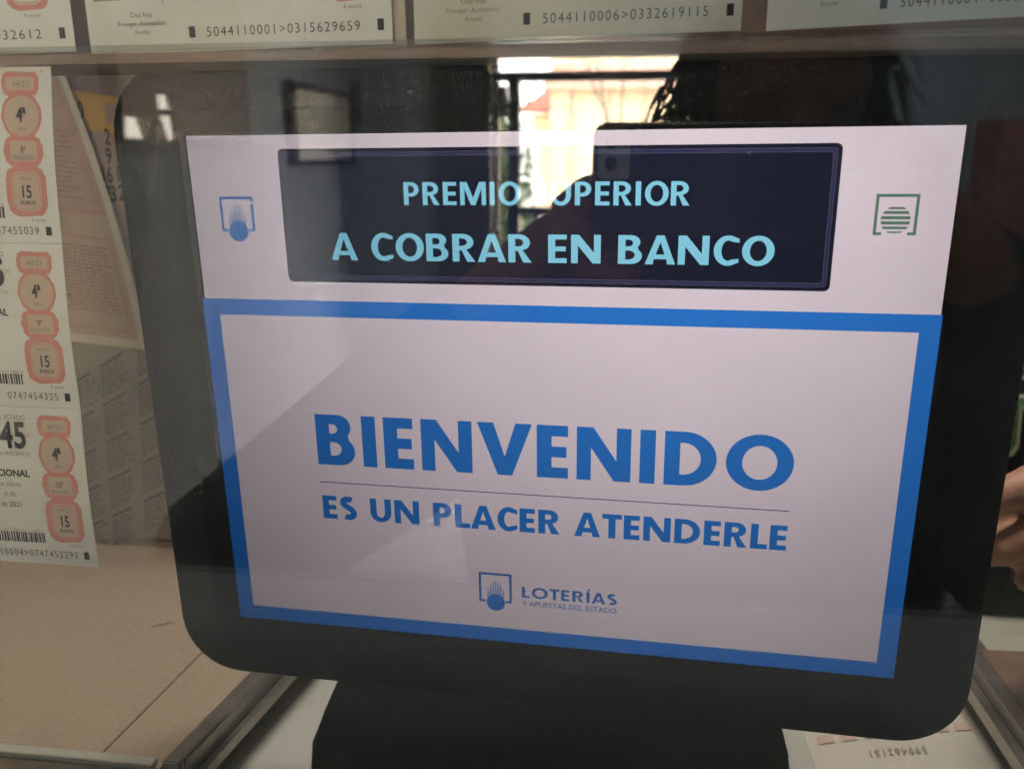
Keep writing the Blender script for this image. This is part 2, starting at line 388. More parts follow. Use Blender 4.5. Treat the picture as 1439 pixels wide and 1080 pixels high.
        mid = []
        for i in range(1, 9):
            u = i / 9; q = p0 * (1 - u) ** 3 + p1 * 3 * u * (1 - u) ** 2 + p2 * 3 * u * u * (1 - u) + p3 * u ** 3; mid.append((q.x, q.y))
        return w, [stroke_poly(top + mid + bot, ht)]
    return w, []
FUT = dict(B=.80, E=.60, N=1.02, V=1.07, D=.95, O=1.20, S=.70, U=.88, P=.75, L=.61, A=1.0, C=.80, R=.82, T=.74)
HUM = dict(P=.64, R=.70, E=.56, M=1.06, O=.90, S=.62, U=.80, A=.88, C=.72, B=.70, N=.88)
def caps(s, x0, x1, y, h, t, W, gap=.13, space=.34, hf=.76):
    """our capitals set between x0 and x1"""
    cs = []; x = 0; first = True
    for ci, c in enumerate(s):
        if c == ' ': x += space; continue
        if c in 'AV' and x and s[ci - 1] != ' ': x -= gap * .35
        w, cc = glyph(c, t, W, hf)
        cs += [[(px + x, py) for px, py in k] for k in cc]; x += w + (gap * (.55 if c in 'AVTLCO' else 1))
    xm = max(p[0] for k in cs for p in k); kx = (x1 - x0) / xm
    return flat_polys([[(x0 + px * kx, y + py * h) for px, py in k] for k in cs])

# ---------------------------------------------------------------- sheets of paper with print
class Sheet:
    """a quad of paper; local coordinates in millimetres from its top-left corner, x right, y down"""
    def __init__(s, TL, TR, BR, BL, bulge=0.0, wav=0.0):
        s.c = [Vector(p) for p in (TL, TR, BR, BL)]; s.hb = 0.0
        s.W = ((s.c[1] - s.c[0]).length + (s.c[2] - s.c[3]).length) * 500
        s.H = ((s.c[3] - s.c[0]).length + (s.c[2] - s.c[1]).length) * 500
        n = (s.c[3] - s.c[0]).cross(s.c[1] - s.c[0]).normalized()
        if n.dot(EYE - s.c[0]) < 0: n = -n
        s.n = n; s.b = bulge; s.w = wav
    def pos(s, x, y, h=0.0):
        u, v = x / s.W, y / s.H
        p = (s.c[0] * (1 - u) + s.c[1] * u) * (1 - v) + (s.c[3] * (1 - u) + s.c[2] * u) * v
        k = s.b * 4 * u * (1 - u) + s.w * math.sin(v * math.pi)
        if s.hb: p = p + (s.c[1] - s.c[0]).normalized() * (s.hb * 4 * v * (1 - v) * u)
        return p + s.n * (k + h)
    def sheet(s, name, m, parent, th=0.00025, nu=14, nv=14):
        bm = bmesh.new()
        g = {}
        for side, hh in ((0, 0), (1, -th)):
            for i in range(nu + 1):
                for j in range(nv + 1):
                    g[side, i, j] = bm.verts.new(s.pos(s.W * i / nu, s.H * j / nv, hh))
            for i in range(nu):
                for j in range(nv): bm.faces.new([g[side, i, j], g[side, i + 1, j], g[side, i + 1, j + 1], g[side, i, j + 1]])
        def wall(a, b): bm.faces.new([g[0, *a], g[0, *b], g[1, *b], g[1, *a]])
        for i in range(nu): wall((i, 0), (i + 1, 0)); wall((i, nv), (i + 1, nv))
        for j in range(nv): wall((0, j), (0, j + 1)); wall((nu, j), (nu, j + 1))
        return obj(name, bm, m, parent)
    def put(s, bm, polys, h=0.0002):
        vs, fs = polys
        vv = [bm.verts.new(s.pos(x, y, h)) for x, y in vs]
        for f in fs:
            try: bm.faces.new([vv[i] for i in f])
            except ValueError: pass
    def shape(s, bm, pts, h=0.0002, n=0):
        bm.faces.new([bm.verts.new(s.pos(x, y, h)) for x, y in pts])
    def ring(s, bm, a, b, h=0.0003):
        va = [bm.verts.new(s.pos(x, y, h)) for x, y in a]; vb = [bm.verts.new(s.pos(x, y, h)) for x, y in b]
        for i in range(len(a)): bm.faces.new((va[i], va[(i + 1) % len(a)], vb[(i + 1) % len(a)], vb[i]))
    def text(s, bm, t, x, y, size, bold=0.0, sx=1.0, rot=0, spacing=1.0, h=0.0004, align='c'):
        vs, fs = text_polys(t, size, bold, sx, spacing)
        if not vs: return
        off = 0
        if align == 'l': off = -min(v[0] for v in vs)
        if align == 'r': off = -max(v[0] for v in vs)
        c, sn = math.cos(R(rot)), math.sin(R(rot))
        out = []
        for a, b in vs:
            a += off; b = -(b)
            out.append((x + a * c - b * sn, y + a * sn + b * c))
        s.put(bm, (out, fs), h)
def finish(name, bm, m, parent):
    if len(bm.verts) == 0: bm.free(); return None
    me = bpy.data.meshes.new(name); bm.to_mesh(me); bm.free()
    o = link(name, me, m, parent)
    if name in FINE: o['kind'] = 'stuff'
    return o
FINE = ('text_lines', 'headings', 'green_bars', 'grey_print', 'black_print', 'pink_band', 'pink_print', 'dark_words', 'dates', 'seal_field', 'red_outline', 'number')

# ================================================================ THE SETTING
DESK_Z = 1.10
# lobby (customer side) shell, booth shell
LX0, LX1, LY = -1.22, 2.0, -3.72
struct(box('floor', -1.4, 2.2, -3.9, 1.7, -0.10, 0.0, M['floor']))
struct(box('ceiling', -1.4, 2.2, -3.9, 1.7, 2.75, 2.85, M['ceiling']))
struct(box('wall_left', LX0 - 0.12, LX0, -3.9, 1.6, 0.0, 2.75, M['wall']))
struct(box('wall_right', LX1, LX1 + 0.12, -3.9, 1.6, 0.0, 2.75, M['wall']))
struct(box('wall_back', LX0, LX1, 1.45, 1.6, 0.0, 2.75, M['board']))
# partition that holds the pane
GX0, GX1, GZ0, GZ1 = -0.90, 0.95, 1.13, 2.05
bm = bmesh.new()
bx(bm, LX0, GX0, -0.03, 0.03, 0, 2.75); bx(bm, GX1, LX1, -0.03, 0.03, 0, 2.75)
bx(bm, GX0, GX1, -0.03, 0.03, GZ1, 2.75); bx(bm, GX0, GX1, -0.03, 0.03, 0, 1.05)
struct(obj('partition_wall', bm, M['wallpart']))
pane = box('window_pane', GX0 + .001, GX1 - .001, -0.0025, 0.0025, 1.124, GZ1 - .001, M['paneglass'])
tag(pane, 'clear glass pane in front of the whole display, mirroring the photographer and a sunlit street', 'window')

# door wall of the lobby with transom, mullions and glazing
def mx(px, Y): return mir(px, 215, Y).x
def mzz(py, Y, px=740): return mir(px, py, Y).z
DY = 3.72
dw = LY
xa, xb, xc = mx(694, DY), mx(713, DY), mx(728, DY)
xr = mx(1012, DY)
zt0, zt1 = mzz(100, DY), mzz(113, DY)
ztop = mzz(79, DY)
zrail0, zrail1 = mzz(292, DY), mzz(303, DY)
bm = bmesh.new()
bx(bm, LX0, xa, dw - 0.12, dw, 0, 2.75)
bx(bm, xr, LX1, dw - 0.12, dw, 0, 2.75)
bx(bm, xa, xr, dw - 0.12, dw, ztop, 2.75)
struct(obj('wall_street', bm, M['wall']))
door = empty('entrance_front', (xa, dw - 0.06, 0))
tag(door, 'dark framed glass shop front with transom, mirrored over the middle of the display', 'shop front')
def dbox(name, x0, x1, z0, z1, m=M['alu'], d=0.03, off=0):
    o = box(name, x0 - xa, x1 - xa, -d + off, d + off, z0, z1, m, door); return o
dbox('jamb', xa, xa + 0.015, 0, ztop)
dbox('jamb', xr - 0.05, xr, 0, ztop)
dbox('transom_bar', xa + 0.015, xr - 0.05, zt1, zt0)
dbox('mullion', xb, xc, 0, zt1)
dbox('middle_rail', xc, xr - 0.051, zrail1, zrail0, d=0.025)
dbox('bottom_rail', xc, xr - 0.051, 0, 0.12, d=0.025)
dbox('mullion', mx(748, DY), mx(757, DY), 0.12, zrail1, d=0.02)
dbox('poster', mx(680, DY) if mx(680, DY) > xa + .016 else xa + .016, xb - 0.003, mzz(165, DY), mzz(120, DY), M['mauve'], 0.002, off=0.028)
door_glass = dbox('pane', xa + 0.016, xr - 0.051, 0.01, ztop - 0.01, M['glass'], d=0.002)
# dark pier left of the door
box_o = box('dark_pier', mx(612, DY - .1), xa - 0.004, dw + 0.001, dw + 0.10, 0, 2.6, M['alu'])
tag(box_o, 'dark square pier beside the glass shop front, mirrored left of it', 'pier')

# ---------------------------------------------------------------- street seen through the door
struct(box('pavement', -14, 14, -24, dw - 0.12, -0.12, -0.02, M['pave']))
FY = 13.5
fx0 = mx(775, FY)
b = empty('cream_building', (fx0, -FY, -0.02))
tag(b, 'sunlit cream building with pink cornice across the street, mirrored above the display', 'building')
def bb(name, x0, x1, z0, z1, y0, y1, m): return box(name, x0, x1, y0, y1, z0, z1, m, b)
bb('wall', 0, 9, 0, 6.5, -3.0, 0, M['facade'])
zc = mzz(127, FY) + .02; zc2 = mzz(116, FY) + .02
bb('cornice', -0.12, 9.1, zc, zc2, -0.02, 0.22, M['facadepink'])
bb('frieze', -0.02, 9.02, zc2, zc2 + 0.22, -0.02, 0.05, M['facadepink'])
z = 0.0; i = 0
while z < zc - 0.1:
    hq = min(0.30, zc - z)
    bb('quoin', -0.02, 0.27, z + 0.008, z + hq - 0.008, 0.002, 0.05, M['facade'])
    z += 0.30
for px in (800, 852, 902): bb('pilaster', mx(px, FY) - fx0, mx(px + 5, FY) - fx0, 0, zc - .01, 0.002, 0.03, M['facadepink'])
bb('quoin', -0.02, 0.27, zc2 + .23, zc2 + .75, 0.06, 0.10, M['facade'])
# wires
clabels = ['thin cable before the cream facade, middle one of the three in the reflection', 'rightmost thin cable before the cream facade, next to the hair', 'short leftmost thin cable before the cream facade']
for k, (pa, pb_) in enumerate([((835, 60), (858, 190)), ((880, 60), (868, 200)), ((820, 70), (835, 110))]):
    bm = bmesh.new(); A_ = mir(pa[0], pa[1], 10.0); B_ = mir(pb_[0], pb_[1], 10.0)
    B_ = A_ + (B_ - A_) * 2.2
    pts = [A_.lerp(B_, t / 8) + Vector((0, 0, -0.10 * math.sin(math.pi * t / 8))) for t in range(9)]
    tube(bm, pts, 0.012, 6)
    tag(obj('street_cable', bm, M['wire']), clabels[k], 'cable', 'cables over the street')
# far roof
ry = 20
r0 = mir(738, 158, ry); r1 = mir(790, 140, ry)
rb = empty('tiled_house', (r0.x, -ry, -0.02))
tag(rb, 'low house with red tiled roof far down the street, mirrored beside the cream building', 'house')
box('wall', 0.15, 2.5, -2.5, 0, 0, r0.z, M['facade'], rb)
bm = bmesh.new(); prism(bm, [(-0.1, 0.3, r0.z), (2.8, 0.3, r0.z), (2.8, -1.3, r0.z + .6), (0.5, -1.3, r0.z + .6)], Vector((0, 0, 0.08)))
obj('roof', bm, M['rooftile'], rb)
# shrubs
def shrub(x, y, h, r, label):
    t = empty('shrub', (x, y, -0.02)); tag(t, label, 'shrub')
    bm = bmesh.new()
    for k in range(4): tube(bm, [(0, 0, 0), (random.uniform(-.1, .1), random.uniform(-.1, .1), h * .5), (random.uniform(-r, r) * .6, random.uniform(-r, r) * .6, h * .9)], [.03, .02, .01], 6)
    obj('stem', bm, M['bark'], t)
    bm = bmesh.new()
    for k in range(1500):
        a = random.random() * 6.283; rr = r * math.sqrt(random.random()) ; zz = h * (0.12 + .88 * random.random())
        rr *= (1.0 - 0.6 * (zz / h - .5) ** 2)
        if noise.noise(Vector((math.cos(a) * rr * 4, math.sin(a) * rr * 4, zz * 4))) < -.25: continue
        p = Vector((math.cos(a) * rr, math.sin(a) * rr, zz)); s = random.uniform(.02, .05)
        d = Vector((random.gauss(0, 1), random.gauss(0, 1), random.gauss(0, 1))).normalized(); e = d.orthogonal().normalized()
        bm.faces.new([bm.verts.new(p + d * s), bm.verts.new(p + e * s * .5), bm.verts.new(p - d * s), bm.verts.new(p - e * s * .5)])
    o = finish('foliage', bm, M['leaf'], t); o['kind'] = 'stuff'
shrub(mx(722, 7.0), -7.0, mzz(135, 7.0), 0.17, 'tall leafy shrub outside the shop front, left of the white parasol in the reflection')
shrub(mx(700, 5.6), -5.6, mzz(178, 5.6), 0.13, 'small yellow-green shrub low behind the dark door frame in the reflection')
# folded parasol
pxx = mx(748, 9.0); par = empty('folded_parasol', (pxx, -9.0, -0.02)); tag(par, 'folded white parasol standing in the sunny street, mirrored beside the shrub', 'parasol')
bm = bmesh.new(); tube(bm, [(0, 0, 0), (0, 0, mzz(172, 9) + .06)], .02, 8); obj('pole', bm, M['wall'], par)
bm = bmesh.new()
zt = mzz(178, 9); zb = mzz(283, 9); H_ = zt - zb
tube(bm, [(0, 0, zt), (0, 0, zt - H_ * .2), (0, 0, zt - H_ * .45), (0, 0, zt - H_ * .55), (0, 0, zt - H_ * .8), (0, 0, zb)], [.02, .09, .07, .06, .13, .16], 12)
obj('canopy', bm, M['canvas'], par, smooth=True)
bm = bmesh.new(); bx(bm, -.25, .25, -.25, .25, 0, .06, .01); obj('base', bm, M['pave'], par)

# lobby left wall: framed notice and narrow poster (mirrored at the display's upper left)
def on_left(px, py, X=LX0):
    d = ray(px, py); d = Vector((d.x, d.y, d.z)); k = (X - EYE.x) / d.x   # mirrored ray: same x,z, y reversed at the pane
    p = EYE + d * k; return Vector((X, -p.y, p.z))
def wall_panel(name, p0, p1, z0, z1, d, m, parent=None):
    return box(name, LX0 + 0.002, LX0 + d, min(p0, p1), max(p0, p1), z0, z1, m, parent)
a_, b_ = on_left(404, 122), on_left(486, 150)
zlo = on_left(404, 226).z
nb = empty('framed_notice', (LX0, a_.y, zlo)); tag(nb, 'cream framed notice on the side wall, mirrored at the top left of the display', 'notice')
def np_(name, y0, y1, z0, z1, x0, x1, m): return box(name, x0, x1, y0, y1, z0, z1, m, nb)
hgt = a_.z - zlo; wid = b_.y - a_.y
y0, y1 = sorted((0, wid))
np_('sheet', y0, y1, 0.0, hgt, 0.002, 0.014, M['picture'])
np_('frame_side', y1, y1 + 0.05, -0.02, hgt + 0.02, 0.002, 0.03, M['alu'])
np_('frame_side', y0 - 0.02, y0, -0.02, hgt + 0.02, 0.002, 0.03, M['alu'])
np_('frame_top', y0, y1, hgt, hgt + 0.02, 0.002, 0.03, M['alu'])
np_('frame_bottom', y0, y1, -0.02, 0, 0.002, 0.03, M['alu'])
c_, d_ = on_left(491, 112), on_left(506, 175)
pp = wall_panel('narrow_poster', c_.y, d_.y, d_.z, c_.z, 0.012, M['picture2'])
tag(pp, 'narrow dark poster high on the side wall, mirrored right of the framed notice', 'poster')

# customer ledge in front of the pane
led = empty('customer_ledge', (0, -0.13, DESK_Z - .012)); tag(led, 'pale shelf along the outside of the glass, mirrored over the lower display', 'shelf')
box('shelf_board', -0.90, 0.95, -0.110, 0.10, -0.012, 0.012, M['ledge'], led, 0.003)
box('front_lip', -0.90, 0.95, -0.118, -0.1105, -0.03, 0.0115, M['alu'], led, 0.002)

# ================================================================ COUNTER
cn = empty('counter', (0, 0.5, 0)); tag(cn, 'beige laminate counter top under the display with a metal edged tray let into it', 'counter')
PB = gz(190, 759, DESK_Z).y                       # where the pin board meets the desk
tlx = lambda py: gz(0, py, DESK_Z)
# tray edges
La, Lb = gz(388, 940, DESK_Z), gz(256, 1080, DESK_Z)
Ra, Rb = gz(1362, 925, DESK_Z), gz(1439, 1035, DESK_Z)
def line_at(A, B, y): t = (y - A.y) / (B.y - A.y); return A.x + (B.x - A.x) * t
Y0, Y1 = 0.035, max(La.y, Ra.y) + 0.10
lx0, lx1 = line_at(La, Lb, Y0), line_at(La, Lb, Y1)
rx0, rx1 = line_at(Ra, Rb, Y0), line_at(Ra, Rb, Y1)
off = Vector((0, -0.5, 0))
bm = bmesh.new()
prism(bm, [Vector((-0.90, 0.031, DESK_Z)) + off, Vector((lx0 - .012, 0.031, DESK_Z)) + off, Vector((lx1 - .012, Y1, DESK_Z)) + off, Vector((lx1 - .012, 1.2, DESK_Z)) + off, Vector((-0.90, 1.2, DESK_Z)) + off], Vector((0, 0, -0.03)))
obj('worktop', bm, M['wood'], cn)
bm = bmesh.new()
prism(bm, [Vector((rx0 + .012, 0.031, DESK_Z)) + off, Vector((0.95, 0.031, DESK_Z)) + off, Vector((0.95, 0.42, DESK_Z)) + off, Vector((lx1 - .010, .42, DESK_Z)) + off, Vector((lx1 - .010, Y1 + .012, DESK_Z)) + off, Vector((rx1 + .012, Y1 + .012, DESK_Z)) + off], Vector((0, 0, -0.03)))
obj('worktop', bm, M['desk2'], cn)
bm = bmesh.new(); bx(bm, lx0 - .2, rx0 + .2, 0.031 - .5, Y1 + .03 - .5, DESK_Z - 0.045, DESK_Z - 0.031)
obj('tray_floor', bm, M['traywhite'], cn)
bm = bmesh.new(); bx(bm, -0.88, 0.93, 0.04 - .5, 0.38 - .5, 0.0, DESK_Z - 0.046); bx(bm, -0.88, lx1 - .03, 0.381 - .5, 1.17 - .5, 0.0, DESK_Z - .031)
obj('cabinet', bm, M['wallpart'], cn)
# thin seam in the worktop, left
sa, sb = gz(275, 925, DESK_Z + .0003), gz(128, 1073, DESK_Z + .0003)
bm = bmesh.new(); dd = (sb - sa).normalized(); pr = Vector((-dd.y, dd.x, 0)) * 0.0005
prism(bm, [sa - dd * .12 + pr + off, sa - dd * .12 - pr + off, sb + dd * .0 - pr + off, sb + dd * .0 + pr + off], Vector((0, 0, 0.0003)))
obj('seam_strip', bm, M['seam'], cn)
bm = bmesh.new(); q = gz(229, 877, DESK_Z)
prism(bm, [q + off + Vector((0.006 * math.cos(a) + .002 * math.sin(a), .0022 * math.sin(a) + .003 * math.cos(a), 0)) for a in [k * .5236 for k in range(12)]], Vector((0, 0, 0.0004)))
obj('chip_mark', bm, M['seam'], cn)
# front strip of the worktop, a raised pale edge along the pane
za = gz(120, 1066, DESK_Z)
box('front_strip', -0.90, lx0 - .014, 0.0315 - .5, za.y - .5 + .002, DESK_Z + .0003, DESK_Z + .004, M['desk2'], cn, 0.001)
# rails
def rail(name, A, B, ya, yb, w, h, m, dx, z=DESK_Z):
    bm = bmesh.new(); x0, x1 = line_at(A, B, ya) + dx, line_at(A, B, yb) + dx
    vs = [(x0, ya), (x0 + w, ya), (x1 + w, yb), (x1, yb)]
    prism(bm, [Vector((x, y, z - .012)) + off for x, y in vs], Vector((0, 0, .012 + h)))
    bmesh.ops.bevel(bm, geom=bm.edges[:], offset=min(.0008, h * .3, w * .3), segments=2, affect='EDGES')
    return obj(name, bm, m, cn)
rail('tray_rail', La, Lb, Y0, Y1, .010, .003, M['metal'], -.0115)
rail('tray_lip', La, Lb, Y0, Y1, .003, .0055, M['metal'], -.001)
rail('tray_rail', Ra, Rb, Y0, Y1, .012, .003, M['metal'], .0015)
rail('tray_lip', Ra, Rb, Y0, Y1, .003, .0055, M['metal'], -.002)
rail('tray_edge', La, Lb, Y0, Y1, .004, -.006, M['metal'], .0025)
rail('tray_edge', Ra, Rb, Y0, Y1, .006, -.004, M['metal'], -.0085)

# ticket lying in the tray facing the clerk
zt_ = DESK_Z - 0.0305
s = Sheet(gz(1112, 985, zt_), gz(1352, 960, zt_), gz(1420, 1110, zt_), gz(1165, 1130, zt_), 0.0015)
tk = empty('tray_ticket', s.c[0]); tag(tk, 'ticket with number 599462151 lying upside down in the tray under the display', 'ticket')
def at_parent(o, root):
    o.parent = root; o.matrix_parent_inverse = Matrix.Translation(-root.location); return o
def sheet_parts(s, root, m, prints, name='sheet'):
    p = s.sheet(name, m, None); at_parent(p, root)
    for nm, bm, mm in prints:
        o = finish(nm, bm, mm, None)
        if o: at_parent(o, root)
    return p
M['tray_ticket'] = mat('tray_ticket_paper', (0.60, 0.53, 0.43), 0.7, noise_scale=14, noise_amt=0.06)
def uvz(s, px, py, z):
    p = gz(px, py, z); a = s.c[1] - s.c[0]; b2 = s.c[3] - s.c[0]; d = p - s.c[0]
    g11, g12, g22 = a.dot(a), a.dot(b2), b2.dot(b2); d1, d2 = d.dot(a), d.dot(b2); det = g11 * g22 - g12 * g12
    return s.W * (d1 * g22 - d2 * g12) / det, s.H * (d2 * g11 - d1 * g12) / det
tx, ty = uvz(s, 1268, 1051, zt_); bm1 = bmesh.new(); s.text(bm1, '599462151', tx, ty, 5.6, 0.0, 0.92, 182, 1.12, h=.0009)
ty2 = uvz(s, 1300, 1033, zt_)[1]
bm2 = bmesh.new()
for k in range(7):
    x = s.W * (.06 + .13 * k); s.shape(bm2, rect(x, ty2 - 9 + (k % 3), x + s.W * .09, ty2 - 2), .0007)
bm3 = bmesh.new()
s.text(bm3, 'BILLETE', s.W * .5, s.H * .56, 5, 0, .9, 180)
sheet_parts(s, tk, M['tray_ticket'], [('number', bm1, mat('faint_ink', (0.33, 0.28, 0.19), .8)), ('pink_band', bm2, mat('faint_pink', (0.60, 0.42, 0.32), .8))])
bm3.free()

# ================================================================ PIN BOARD AND ITS PAPERS (behind, left)
pbx0 = -0.90; pbx1 = at(330, 400, PB).x
pbd = empty('pin_board', ((pbx0 + pbx1) / 2, PB, DESK_Z)); tag(pbd, 'brown upright board behind the display carrying old papers, left side', 'board')
hw = (pbx1 - pbx0) / 2
box('panel', -hw, hw, 0.0, 0.02, 0.001, 0.98, M['board'], pbd)
box('trim', -hw, hw, -0.006, -0.001, 0.95, 0.98, M['rail'], pbd)
box('post', hw - .001 + .002, hw + .02, -.004, .024, 0.0, 0.98, M['alu'], pbd)

def P4(pts, Y): return [at(x, y, Y) for x, y in pts]
# calendar
s = Sheet(*P4([(88, 124), (250, 152), (262, 330), (112, 330)], PB - .006))
cal = empty('wall_calendar', s.c[0]); tag(cal, 'wall calendar with orange header and bold black dates left of the display corner', 'calendar')
bo = bmesh.new(); s.shape(bo, rect(0, 0, s.W, s.H * .26)); 
bw = bmesh.new(); s.shape(bw, rect(s.W * .36, s.H * .05, s.W * .8, s.H * .20), .0004)
bn = bmesh.new(); cw = s.W
def pxs(px, py):            # pixel -> sheet mm (approx. by projection on sheet plane)
    p = at(px, py, PB - .006); a = s.c[1] - s.c[0]; b2 = s.c[3] - s.c[0]; d = p - s.c[0]
    g11, g12, g22 = a.dot(a), a.dot(b2), b2.dot(b2); d1, d2 = d.dot(a), d.dot(b2); det = g11 * g22 - g12 * g12
    return s.W * (d1 * g22 - d2 * g12) / det, s.H * (d2 * g11 - d1 * g12) / det
dh = 10.5
for t_, px_, py_, al in [('0', 115, 167, 'c'), ('2', 153, 207, 'c'), ('9', 155, 235, 'c'), ('16', 154, 262, 'c'), ('23', 158, 290, 'c'), ('10', 167, 233, 'l'), ('17', 168, 262, 'l'), ('24', 170, 290, 'l')]:
    x, y = pxs(px_, py_); s.text(bn, t_, x, y, dh, .018, .62, align=al)
sheet_parts(s, cal, M['rose'], [('header', bo, M['orange']), ('header_box', bw, M['rose']), ('dates', bn, M['ink'])])
# red outlined printed poster
s = Sheet(*P4([(-60, 80), (88, 100), (209, 492), (20, 470)], PB - .012), 0.0, 0.0); s.hb = .006
ps = empty('printed_notice', s.c[0]); tag(ps, 'faded notice with two red outlined text boxes, its pale edge slanting to the display', 'notice')
bm1 = bmesh.new(); bm2 = bmesh.new(); bmg = bmesh.new(); bmt = bmesh.new()
def outline(bm, x0, y0, x1, y1, t=.7):
    for r_ in (rect(x0, y0, x1, y0 + t), rect(x0, y1 - t, x1, y1), rect(x0, y0 + t, x0 + t, y1 - t), rect(x1 - t, y0 + t, x1, y1 - t)): s.shape(bm, r_, .0006)
W_, H_ = s.W, s.H
bmr = bmesh.new()
def vstrip(bm, x0, x1, y0, y1, h, k=10):
    for i in range(k): s.shape(bm, rect(x0, y0 + (y1 - y0) * i / k, x1, y0 + (y1 - y0) * (i + 1) / k), h)
vstrip(bm1, 0, W_ * .94, H_ * .50, H_ * .965, .0002); vstrip(bmr, 0, W_ * .94, 0, H_ * .50, .0002)
bmesh.ops.remove_doubles(bm1, verts=bm1.verts, dist=1e-6); bmesh.ops.remove_doubles(bmr, verts=bmr.verts, dist=1e-6)
outline(bm2, W_ * .03, H_ * .03, W_ * .895, H_ * .495)
outline(bm2, W_ * .03, H_ * .585, W_ * .905, H_ * .935)
for k in range(42):
    y = H_ * (.10 + .018 * k) if k < 20 else H_ * (.62 + .0135 * (k - 20))
    x = W_ * (.50 if k < 20 else .48); xe = W_ * (random.uniform(.70, .86) if k < 20 else random.uniform(.82, .875))
    if k > 38: continue
    while x < xe:
        w = random.uniform(1.5, 7); s.shape(bmt, rect(x, y, min(x + w, xe), y + 1.0), .0006); x += w + 1.1
s.text(bmg, 'DÉCIMO', W_ * .25, H_ * .73, 4, .0, .8); s.text(bmg, 'seors', W_ * .43, H_ * .83, 5.0, .02, .9); s.text(bmg, 'ate', W_ * .40, H_ * .79, 4, .02, .9)
sheet_parts(s, ps, M['papermargin'], [('inner_field', bm1, M['paper']), ('rose_field', bmr, M['rose']), ('red_outline', bm2, M['redline']), ('text_lines', bmt, mat('faint_red_text', (.24, .135, .11), .8)), ('dark_words', bmg, M['newsink'])])
# newspaper-like result sheet, rows slanting up to the right
s = Sheet(*P4([(20, 500), (262, 455), (262, 758), (60, 752)], PB - .009))
nw = empty('results_sheet', s.c[0]); tag(nw, 'grey printed results sheet with slanting columns, low on the board left of the display', 'newspaper')
bt = bmesh.new(); bg_ = bmesh.new(); bd = bmesh.new()
W_, H_ = s.W, s.H
def sl(x, y): return y - x * .42 + 26
def para(x, y): return (x, sl(x, y))
for blk in range(5):
    for cx_ in (0.30, 0.50, 0.72):
        yb = H_ * (.13 + .19 * blk)
        s.shape(bd, [para(W_ * cx_, yb), para(W_ * (cx_ + .14), yb), para(W_ * (cx_ + .14), yb + 2.2), para(W_ * cx_, yb + 2.2)], .0005)
        for k in range(9):
            y = yb + 4.2 + k * 2.5; xe = W_ * (cx_ + random.uniform(.11, .18)); x = W_ * cx_
            while x < xe:
                w = random.uniform(1.5, 6); s.shape(bt, [para(x, y), para(min(x + w, xe), y), para(min(x + w, xe), y + 1.1), para(x, y + 1.1)], .0005); x += w + 1.2
for cx_, cy_, w, h in [(.47, .20, 2.5, 9), (.69, .30, 2.5, 10), (.69, .12, 3, 7)]:
    s.shape(bg_, [para(W_ * cx_, H_ * cy_), para(W_ * cx_ + w, H_ * cy_), para(W_ * cx_ + w, H_ * cy_ + h), para(W_ * cx_, H_ * cy_ + h)], .0004)
sheet_parts(s, nw, M['papernews'], [('text_lines', bt, M['newsink']), ('headings', bd, M['newsink']), ('green_bars', bg_, M['greenprint'])])

# ================================================================ RAIL AND TOP TICKETS
TY = 0.012                                   # hanging plane just behind the glass
RZ = at(500, 85, 0.02).z
rl = empty('display_rail', (0, 0.02, RZ)); tag(rl, 'brown ledge behind the glass on which the top row of tickets stands', 'rail')
rzL, rzR = at(0, 90, .006).z - RZ, at(1439, 64, .006).z - RZ
def slab(name, z0a, z0b, z1a, z1b, y0, y1, m, parent, xa=-.88, xb=.93):
    bm = bmesh.new()
    v = [(xa, y0, z0a), (xb, y0, z0b), (xb, y0, z1b), (xa, y0, z1a)]
    prism(bm, v, Vector((0, y1 - y0, 0)))
    bmesh.ops.bevel(bm, geom=bm.edges[:], offset=.0006, segments=2, affect='EDGES')
    return obj(name, bm, m, parent)
slope = (at(1300, 66, .0).z - at(100, 90, .0).z) / (at(1300, 66, 0).x - at(100, 90, 0).x)
zm = at(700, 80, .006).z - RZ; xm_ = at(700, 80, .006).x
def zr(x, d=0): return zm + (x - xm_) * slope * .6 + d
slab('ledge', zr(-.88), zr(.93), zr(-.88, .0035), zr(.93, .0035), -.014, .030, M['rail'], rl)
slab('lip', zr(-.88, .0040), zr(.93, .0040), zr(-.88, .0062), zr(.93, .0062), -.0145, -.0125, M['acrylic'], rl)
slab('back_strip', zr(-.88, .0040), zr(.93, .0040), zr(-.88, .060), zr(.93, .060), .014, .017, M['board'], rl)

